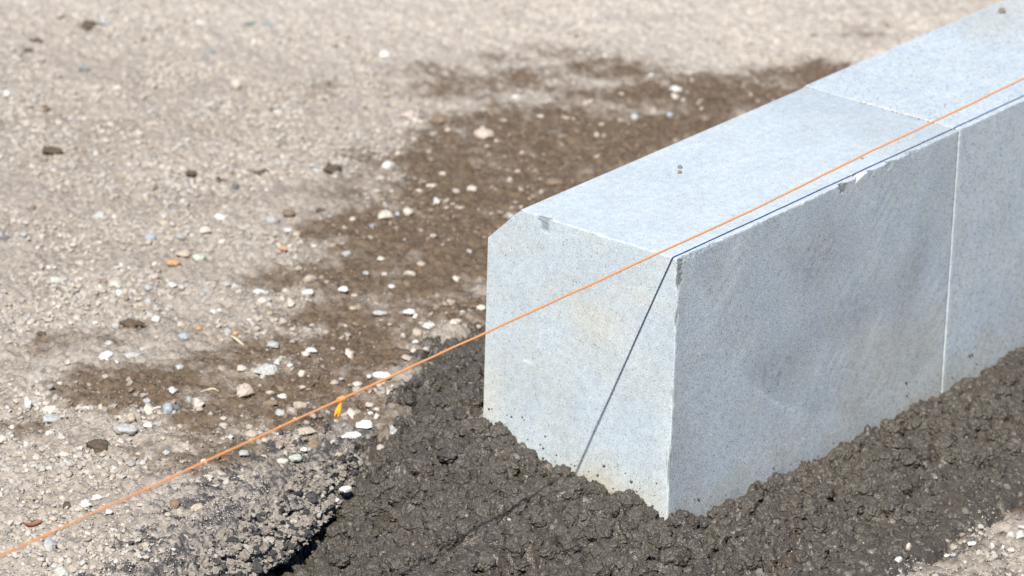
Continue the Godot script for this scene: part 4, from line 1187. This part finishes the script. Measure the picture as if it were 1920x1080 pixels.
	for r in rows:
		var g := stone(260 + int(r[3] * 10000.0), 2, 3, 0.35)
		g.surface_set_material(0, dm)
		var c := instance(g, "grit_crumb")
		var s: float = r[3]
		c.transform = Transform3D(Basis.from_euler(Vector3(0.2, s * 900.0, 0.1)).scaled(Vector3(1.1, 0.8, 1.0) * s), Vector3(r[0], r[1] + s * 0.55, r[2]))
		tag(c, r[4], "grit", "crumbs of grit on the kerb")


# ---------------------------------------------------------------- mason's line

func line_at(z: float) -> Vector3:
	var h := 0.0136
	if z < 0.02: h += 0.0205 * (0.02 - z) * smoothstep(0.02, -0.25, z) + 0.0
	else: h -= 0.0012 * (z - 0.02)
	return Vector3(-0.0062 + 0.4126 * h, h, z)


func tube(pts: PackedVector3Array, radii: PackedFloat32Array, lobes: int, twist: float, m: Material, dusty := 0.0) -> ArrayMesh:
	var ring := 12
	var p := PackedVector3Array()
	var side := Vector3.UP
	var run := 0.0
	var c := PackedColorArray()
	var dirt := noise(0.02, 160, 3)
	for i in pts.size():
		var t := (pts[mini(i + 1, pts.size() - 1)] - pts[maxi(i - 1, 0)]).normalized()
		side = (side - t * side.dot(t)).normalized()
		var up := t.cross(side)
		if i: run += pts[i].distance_to(pts[i - 1])
		for k in ring + 1:
			var a := TAU * k / ring
			var r := radii[i] * (1.0 + 0.16 * cos(lobes * (a + run * twist)))
			p.append(pts[i] + (side * cos(a) + up * sin(a)) * r)
			if dusty > 0.0: c.append(Color(0.68, 0.245, 0.050).lerp(Color(0.46, 0.26, 0.13), clampf(dusty * (0.45 + 1.1 * dirt.get_noise_1d(run) + 0.25 * cos(lobes * (a + run * twist))), 0.0, 0.85)))
	var mesh := ArrayMesh.new()
	grid(mesh, ring + 1, pts.size(), p, c, m)
	return mesh


func make_line() -> void:
	var m := StandardMaterial3D.new()
	m.vertex_color_use_as_albedo = true
	m.roughness = 0.6
	m.rim_enabled = true
	m.rim = 0.3
	var root := put(Node3D.new(), "mason_line")
	tag(root, "taut orange mason's line stretched just above the kerb's long top edge, with a knot", "string")
	var pts := PackedVector3Array()
	var rad := PackedFloat32Array()
	var wander := noise(0.11, 161, 3)
	var z := 1.5
	while z > -1.5:
		pts.append(line_at(z) + Vector3(wander.get_noise_1d(z), wander.get_noise_1d(z + 7.0), 0.0) * 0.0005)
		rad.append(0.00086)
		z -= 0.0011 if z > -0.75 and z < 0.9 else 0.004
	instance(tube(pts, rad, 3, 700.0, m, 1.0), "cord", root)
	# the knot and its frayed tail
	var k := line_at(0.4258)
	pts = PackedVector3Array()
	rad = PackedFloat32Array()
	for i in 60:
		var a := i * 0.42
		pts.append(k + Vector3(cos(a) * 0.0014, sin(a) * 0.0014, (i - 30) * 0.00011))
		rad.append(0.0007)
	instance(tube(pts, rad, 2, 500.0, m, 0.5), "knot", root)
	var fm := StandardMaterial3D.new()
	fm.albedo_color = Color(1.0, 0.66, 0.10)
	fm.roughness = 0.6
	fm.backlight_enabled = true
	fm.backlight = Color(0.4, 0.2, 0.02)
	var tail := Node3D.new()
	put(tail, "tail", root)
	for s in 9:
		pts = PackedVector3Array()
		rad = PackedFloat32Array()
		var w := Vector3(rng.randf_range(-1, 1), rng.randf_range(-1, 1), rng.randf_range(-1, 1)) * 0.0011
		for i in 14:
			var t := i / 13.0
			pts.append(k + Vector3(0.0005, -0.0005, 0.0) + Vector3(-0.0004, -0.0105, 0.0050) * t + w * (0.5 + 1.1 * t) * sin(t * 2.2) + Vector3(0.0005, 0, 0.0) * sin(t * 3.0))
			rad.append(lerpf(0.00070, 0.00042, t))
		instance(tube(pts, rad, 2, 300.0, fm), "strand", tail)
	var tm := StandardMaterial3D.new()
	tm.albedo_color = Color(0.50, 0.08, 0.05)
	tm.roughness = 0.6
	pts = PackedVector3Array()
	rad = PackedFloat32Array()
	for i in 8:
		pts.append(k + Vector3(0.0001, -0.0102, 0.0047) + Vector3(-0.0004, -0.0028, 0.0012) * (i / 7.0))
		rad.append(lerpf(0.0010, 0.0004, i / 7.0))
	tag(instance(tube(pts, rad, 3, 300.0, tm), "tip", tail), "dark red tip")


# ---------------------------------------------------------------- stones

func ico(level: int) -> Array:
	var t := (1.0 + sqrt(5.0)) / 2.0
	var v: Array[Vector3] = []
	for q in [Vector3(-1, t, 0), Vector3(1, t, 0), Vector3(-1, -t, 0), Vector3(1, -t, 0), Vector3(0, -1, t), Vector3(0, 1, t), Vector3(0, -1, -t), Vector3(0, 1, -t), Vector3(t, 0, -1), Vector3(t, 0, 1), Vector3(-t, 0, -1), Vector3(-t, 0, 1)]:
		v.append(q.normalized())
	var f := [0, 11, 5, 0, 5, 1, 0, 1, 7, 0, 7, 10, 0, 10, 11, 1, 5, 9, 5, 11, 4, 11, 10, 2, 10, 7, 6, 7, 1, 8, 3, 9, 4, 3, 4, 2, 3, 2, 6, 3, 6, 8, 3, 8, 9, 4, 9, 5, 2, 4, 11, 6, 2, 10, 8, 6, 7, 9, 8, 1]
	for l in level:
		var g := []
		var known := {}
		for k in range(0, f.size(), 3):
			var e := []
			for s in 3:
				var a: int = f[k + s]
				var b: int = f[k + (s + 1) % 3]
				var key := Vector2i(mini(a, b), maxi(a, b))
				if not known.has(key):
					known[key] = v.size()
					v.append((v[a] + v[b]).normalized())
				e.append(known[key])
			g.append_array([f[k], e[0], e[2], f[k + 1], e[1], e[0], f[k + 2], e[2], e[1], e[0], e[1], e[2]])
		f = g
	return [v, f]


# a unit clod of wet concrete: lumpy, with grains of sand standing out of it
func clod(sd: int) -> ArrayMesh:
	var shape := ico(4)
	var v: Array[Vector3] = shape[0]
	var f: Array = shape[1]
	var n := noise(1.3, sd, 2)
	var n2 := noise(0.5, sd + 1, 2)
	var grains := cells(0.24, sd + 2)
	grains.domain_warp_enabled = false
	var vn := PackedVector3Array()
	vn.resize(v.size())
	for i in v.size():
		var d := grains.get_noise_3dv(v[i]) + 1.0
		v[i] = v[i] * (1.0 + 0.34 * n.get_noise_3dv(v[i]) + 0.20 * n2.get_noise_3dv(v[i]) + 0.10 * (0.4 - d * d * 1.4))
	for k in range(0, f.size(), 3):
		var w := (v[f[k + 1]] - v[f[k]]).cross(v[f[k + 2]] - v[f[k]])
		for s in 3: vn[f[k + s]] += w
	var p := PackedVector3Array()
	var idx := PackedInt32Array()
	for i in v.size():
		p.append(v[i])
		vn[i] = vn[i].normalized()
	for k in range(0, f.size(), 3): idx.append_array([f[k], f[k + 2], f[k + 1]])
	var arr := []
	arr.resize(Mesh.ARRAY_MAX)
	arr[Mesh.ARRAY_VERTEX] = p
	arr[Mesh.ARRAY_NORMAL] = vn
	arr[Mesh.ARRAY_INDEX] = idx
	var mesh := ArrayMesh.new()
	mesh.add_surface_from_arrays(Mesh.PRIMITIVE_TRIANGLES, arr)
	return mesh


# a unit stone: bumpy, and broken along a few flat faces if cuts is above 0
func stone(sd: int, level: int, cuts: int, bump: float, knobbly := false) -> ArrayMesh:
	var r := RandomNumberGenerator.new()
	r.seed = sd
	var shape := ico(level)
	var v: Array[Vector3] = shape[0]
	var f: Array = shape[1]
	var n := noise(1.1, sd, 2)
	var n2 := noise(0.36 if knobbly else 0.5, sd + 1, 3 if knobbly else 2)
	var planes := []
	for k in cuts:
		planes.append([Vector3(r.randf_range(-1, 1), r.randf_range(-1, 1), r.randf_range(-1, 1)).normalized(), r.randf_range(0.42, 0.78)])
	for i in v.size():
		var q := v[i] * (1.0 + bump * n.get_noise_3dv(v[i] * 1.0) + bump * (0.5 if knobbly else 0.22) * n2.get_noise_3dv(v[i]))
		for pl in planes:
			var d: float = q.dot(pl[0]) - pl[1]
			if d > 0.0: q -= pl[0] * d * 0.96
		v[i] = q
	var p := PackedVector3Array()
	var nr := PackedVector3Array()
	if cuts == 0:
		var vn := PackedVector3Array()
		vn.resize(v.size())
		for k in range(0, f.size(), 3):
			var w := (v[f[k + 1]] - v[f[k]]).cross(v[f[k + 2]] - v[f[k]])
			for s in 3: vn[f[k + s]] += w
		for i in v.size():
			p.append(v[i])
			nr.append(vn[i].normalized())
	else:
		for k in range(0, f.size(), 3):
			var w := (v[f[k + 1]] - v[f[k]]).cross(v[f[k + 2]] - v[f[k]])
			w = w.normalized() if w.length() > 0.0 else v[f[k]].normalized()
			for s in 3:
				p.append(v[f[k + s]])
				nr.append((w * 0.8 + v[f[k + s]].normalized() * 0.2).normalized())
	var idx := PackedInt32Array()
	for k in range(0, f.size(), 3):
		if cuts == 0: idx.append_array([f[k], f[k + 2], f[k + 1]])
		else: idx.append_array([k, k + 2, k + 1])
	var arr := []
	arr.resize(Mesh.ARRAY_MAX)
	arr[Mesh.ARRAY_VERTEX] = p
	arr[Mesh.ARRAY_NORMAL] = nr
	arr[Mesh.ARRAY_INDEX] = idx
	var mesh := ArrayMesh.new()
	mesh.add_surface_from_arrays(Mesh.PRIMITIVE_TRIANGLES, arr)
	return mesh


var stone_tex: ImageTexture
var stone_mats := {}
var stone_shapes := {}


func stone_material(tint: String) -> StandardMaterial3D:
	if not stone_mats.has(tint):
		var m := StandardMaterial3D.new()
		var c: Color = TINT[tint] * 1.22
		m.albedo_color = Color(c.r, c.g, c.b).linear_to_srgb()
		m.albedo_texture = stone_tex
		m.uv1_triplanar = true
		m.uv1_world_triplanar = true
		m.uv1_scale = Vector3.ONE * 14.0
		m.roughness = 0.85
		m.metallic_specular = 0.35
		m.heightmap_enabled = true
		m.heightmap_texture = stone_tex
		m.heightmap_scale = 0.05
		stone_mats[tint] = m
	return stone_mats[tint]


func stone_shape(kind: String, n: int, tint: String) -> ArrayMesh:
	var key := "%s%d%s" % [kind, n, tint]
	if not stone_shapes.has(key):
		var base := "%s%d" % [kind, n]
		if not stone_shapes.has(base):
			stone_shapes[base] = stone(400 + n, 2, 0, 0.28) if kind == "r" else stone(440 + n, 2, 8, 0.6) if kind == "a" else stone(480 + n, 2, 0, 0.5, true)
		var m: ArrayMesh = stone_shapes[base].duplicate()
		m.surface_set_material(0, stone_material(tint))
		stone_shapes[key] = m
	return stone_shapes[key]


func surface_at(x: float, z: float) -> float:
	var g := ground_h(x, z)
	if x > rim(z) - 0.06 and x < 0.19 and z > -1.1 and z < 0.55:
		if z > 0.07 and x < rim(z) + 0.045:
			g = maxf(g, plain_ground(x, z) + 0.0015 - 0.004 * smoothstep(-0.02, 0.006, x - rim(z)) - 0.032 * smoothstep(0.004, 0.036, x - rim(z)))
		if not (x > -0.19 and x < -0.008 and z < -0.008):
			g = maxf(g, bed_at(x, z))
	return g


func make_stones() -> void:
	var a := seamless(512, 6.0, 141, 2)
	var b := seamless(512, 26.0, 142, 3)
	stone_tex = picture(512, [a, b], [0.5, 0.8], 0.84, 0.42)
	var r := RandomNumberGenerator.new()
	r.seed = 77
	var n := 0
	for s in STONES:
		var kind: String = "d" if s[0] == "dirt_or_shade_clod" else s[2]
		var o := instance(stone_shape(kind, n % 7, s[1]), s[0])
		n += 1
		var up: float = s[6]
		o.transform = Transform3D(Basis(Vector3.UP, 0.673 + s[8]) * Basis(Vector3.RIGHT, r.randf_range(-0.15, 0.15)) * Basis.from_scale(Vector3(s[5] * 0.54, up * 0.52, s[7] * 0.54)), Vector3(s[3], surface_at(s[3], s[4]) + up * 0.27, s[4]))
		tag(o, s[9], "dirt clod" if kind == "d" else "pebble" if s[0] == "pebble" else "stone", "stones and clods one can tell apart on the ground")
	# more of the middling ones, each named by the stone it lies next to
	var looks := [["pebble", "r", "B", "small beige pebble"], ["pebble", "r", "G", "small grey pebble"], ["stone_chip", "a", "C", "small cream chip"], ["stone_chip", "a", "W", "small whitish chip"], ["pebble", "r", "P", "small pinkish pebble"]]
	var used := {}
	var k := 0
	var tries := 0
	while k < 112 and tries < 9000:
		tries += 1
		var u := r.randf_range(-0.6, 0.42)
		var v := -0.13 + 1.15 * pow(r.randf(), 1.4)
		var x := RIGHT_X.x * u + AWAY.x * v
		var z := RIGHT_X.y * u + AWAY.y * v
		if x > rim(z) - 0.02: continue
		var near := 0.07
		var by := []
		var off := Vector2.ZERO
		for s in STONES:
			var d := Vector2(x - s[3], z - s[4])
			if d.length() < near:
				near = d.length()
				by = s
				off = Vector2(d.dot(RIGHT_X), d.dot(AWAY))
		if by.is_empty() or near < 0.014: continue
		var l: Array = looks[r.randi() % looks.size()]
		var place := ("right of" if off.x > 0.0 else "left of") if absf(off.x) > absf(off.y) * 0.7 else ("behind" if off.y > 0.0 else "in front of")
		var label: String = "%s %s the %s" % [l[3], place, by[10]]
		var spot: String = place + by[10]
		if used.has(spot): continue
		used[spot] = true
		var w := r.randf_range(0.0045, 0.0082)
		var h := w * r.randf_range(0.5, 0.75)
		var o := instance(stone_shape(l[1], r.randi() % 7, l[2]), l[0])
		o.transform = Transform3D(Basis(Vector3.UP, r.randf() * TAU) * Basis.from_scale(Vector3(w * 0.54, h * 0.55, w * r.randf_range(0.4, 0.55))), Vector3(x, surface_at(x, z) + h * 0.12, z))
		tag(o, label, "pebble" if l[0] == "pebble" else "stone", "lesser stones strewn over the gravel")
		k += 1


# ---------------------------------------------------------------- gravel too small to count

func make_gravel() -> void:
	var r := RandomNumberGenerator.new()
	r.seed = 99
	var palette := [Color(0.43, 0.39, 0.335), Color(0.39, 0.352, 0.30), Color(0.34, 0.305, 0.258), Color(0.49, 0.455, 0.40), Color(0.51, 0.48, 0.43), Color(0.36, 0.35, 0.33), Color(0.27, 0.265, 0.26), Color(0.38, 0.315, 0.25), Color(0.31, 0.325, 0.33), Color(0.20, 0.16, 0.12), Color(0.54, 0.525, 0.50), Color(0.37, 0.335, 0.285)]
	var m := StandardMaterial3D.new()
	m.vertex_color_use_as_albedo = true
	m.roughness = 0.9
	m.metallic_specular = 0.3
	var shapes := [stone(501, 1, 0, 0.42), stone(502, 1, 5, 0.5), stone(503, 1, 6, 0.5), stone(504, 1, 7, 0.55), stone(505, 1, 6, 0.6)]
	var patch := noise(0.16, 151, 3)
	var counts := [9000, 9000, 9000, 9000, 9000]
	for k in 5:
		var where: Array[Transform3D] = []
		var tints: Array[Color] = []
		var tries := 0
		while where.size() < counts[k] and tries < 60000:
			tries += 1
			var v := -0.3 + 1.9 * r.randf()
			var u := r.randf_range(-0.72 - 0.09 * v, 0.45 + 0.1 * v)
			var x := RIGHT_X.x * u + AWAY.x * v
			var z := RIGHT_X.y * u + AWAY.y * v
			if x > rim(z) + (-0.012 if z > 0.07 else -0.008) and x < RIGHT_RIM - 0.004: continue
			var den := 0.42 + 1.7 * patch.get_noise_2d(x, z) + 0.5 * low.get_noise_2d(x * 1.3 + 5.0, z * 1.3)
			den *= 1.0 - 0.72 * smoothstep(0.85, 1.25, v + 0.25 * u)
			if r.randf() > den: continue
			var w := damp(x, z)
			if w > 0.5 and r.randf() < 0.76: continue
			var s := 0.0007 + 0.0028 * pow(r.randf(), 4.0)
			var c: Color = palette[r.randi() % palette.size()] * r.randf_range(0.78, 1.05)
			c = c.lerp(Color(0.35, 0.312, 0.265), 0.30 + 0.5 * r.randf())
			if w > 0.2: c = c.lerp(Color(0.14, 0.102, 0.07), (0.85 if r.randf() < 0.6 else 0.3) * w)
			var bt := bitumen(x, z)
			if bt > 0.3 and r.randf() < 0.4: c = Color(0.06, 0.058, 0.058)
			where.append(Transform3D(Basis.from_euler(Vector3(r.randf_range(-0.5, 0.5), r.randf() * TAU, r.randf_range(-0.5, 0.5))) * Basis.from_scale(Vector3(1.25, 0.72, 1.0) * s), Vector3(x, surface_at(x, z) + s * r.randf_range(-0.15, 0.35), z)))
			tints.append(c)
		tag(scatter(shapes[k], m, where, tints, "fine_gravel"), "fine mixed gravel strewn over the sandy ground", "gravel", "fine gravel on the ground", "stuff")
	# grains of sand
	var where: Array[Transform3D] = []
	var tints: Array[Color] = []
	while where.size() < 110000:
		var v := -0.25 + 1.6 * pow(r.randf(), 1.25)
		var u := r.randf_range(-0.68 - 0.09 * v, 0.42 + 0.1 * v)
		var x := RIGHT_X.x * u + AWAY.x * v
		var z := RIGHT_X.y * u + AWAY.y * v
		if x > rim(z) + 0.0 and x < RIGHT_RIM - 0.01: continue
		var c: Color = palette[r.randi() % palette.size()].lerp(Color(0.37, 0.328, 0.278), 0.72) * r.randf_range(0.82, 1.12)
		var w := damp(x, z)
		if w > 0.2: c = c.lerp(Color(0.12, 0.086, 0.058), 0.8 * w if r.randf() < 0.93 else 0.3)
		if bitumen(x, z) > 0.3 and r.randf() < 0.6: c = Color(0.05, 0.05, 0.052)
		var s := r.randf_range(0.00035, 0.00085)
		where.append(Transform3D(Basis.from_euler(Vector3(r.randf() * 6.0, r.randf() * 6.0, r.randf() * 6.0)) * Basis.from_scale(Vector3(1.2, 0.8, 1.0) * s), Vector3(x, surface_at(x, z) + s * 0.2, z)))
		tints.append(c)
	tag(scatter(stone(520, 0, 3, 0.3), m, where, tints, "coarse_sand"), "coarse sand grains covering the dry ground", "sand", "", "stuff")


# ---------------------------------------------------------------- bits of straw and twig

func make_twigs() -> void:
	var rows := [
		# name, label, colour, radius, points x z
		["straw", "curved pale straw lying over damp dirt above the chunky cream grey stone", Color(0.70, 0.64, 0.53), 0.00085, [Vector2(-0.4430, 0.0936), Vector2(-0.4420, 0.0864), Vector2(-0.4378, 0.0826), Vector2(-0.4312, 0.0830)]],
		["twig", "thin brown twig on damp dirt left of the knot", Color(0.40, 0.31, 0.22), 0.0008, [Vector2(-0.3795, 0.0441), Vector2(-0.3766, 0.0367), Vector2(-0.3753, 0.0260), Vector2(-0.3773, 0.0151), Vector2(-0.3799, 0.0063)]],
		["straw", "short cream straw on damp dirt near the two small orange pebbles", Color(0.75, 0.69, 0.58), 0.00095, [Vector2(-0.5035, -0.0139), Vector2(-0.4935, -0.0113), Vector2(-0.4843, -0.0097)]],
		["leaf_scrap", "thin reddish brown dry leaf scrap under the orange line in the lower left corner", Color(0.55, 0.33, 0.20), 0.0011, [Vector2(-0.3628, 0.3984), Vector2(-0.3594, 0.3912), Vector2(-0.3582, 0.3805)]],
		["wood_chip", "orange tipped splinter on gravel at the margin of the brown patch", Color(0.78, 0.55, 0.36), 0.0015, [Vector2(-0.6187, -0.2076), Vector2(-0.6103, -0.2042), Vector2(-0.6000, -0.2008)]]]
	for row in rows:
		var m := StandardMaterial3D.new()
		m.albedo_color = row[2]
		m.roughness = 0.9
		var cv := Curve3D.new()
		for q in row[4]:
			cv.add_point(Vector3(q.x, surface_at(q.x, q.y) + row[3] * 1.4 + 0.0006, q.y))
		for i in range(1, cv.point_count - 1):
			var t := (cv.get_point_position(i + 1) - cv.get_point_position(i - 1)) / 5.0
			cv.set_point_in(i, -t)
			cv.set_point_out(i, t)
		var pts := PackedVector3Array()
		var rad := PackedFloat32Array()
		for i in 25:
			pts.append(cv.sample_baked(cv.get_baked_length() * i / 24.0, true))
			rad.append(row[3] * (0.35 + 0.65 * sin(PI * (0.12 + 0.76 * i / 24.0))))
		tag(instance(tube(pts, rad, 2, 90.0, m), row[0]), row[1], row[0].replace("_", " "))
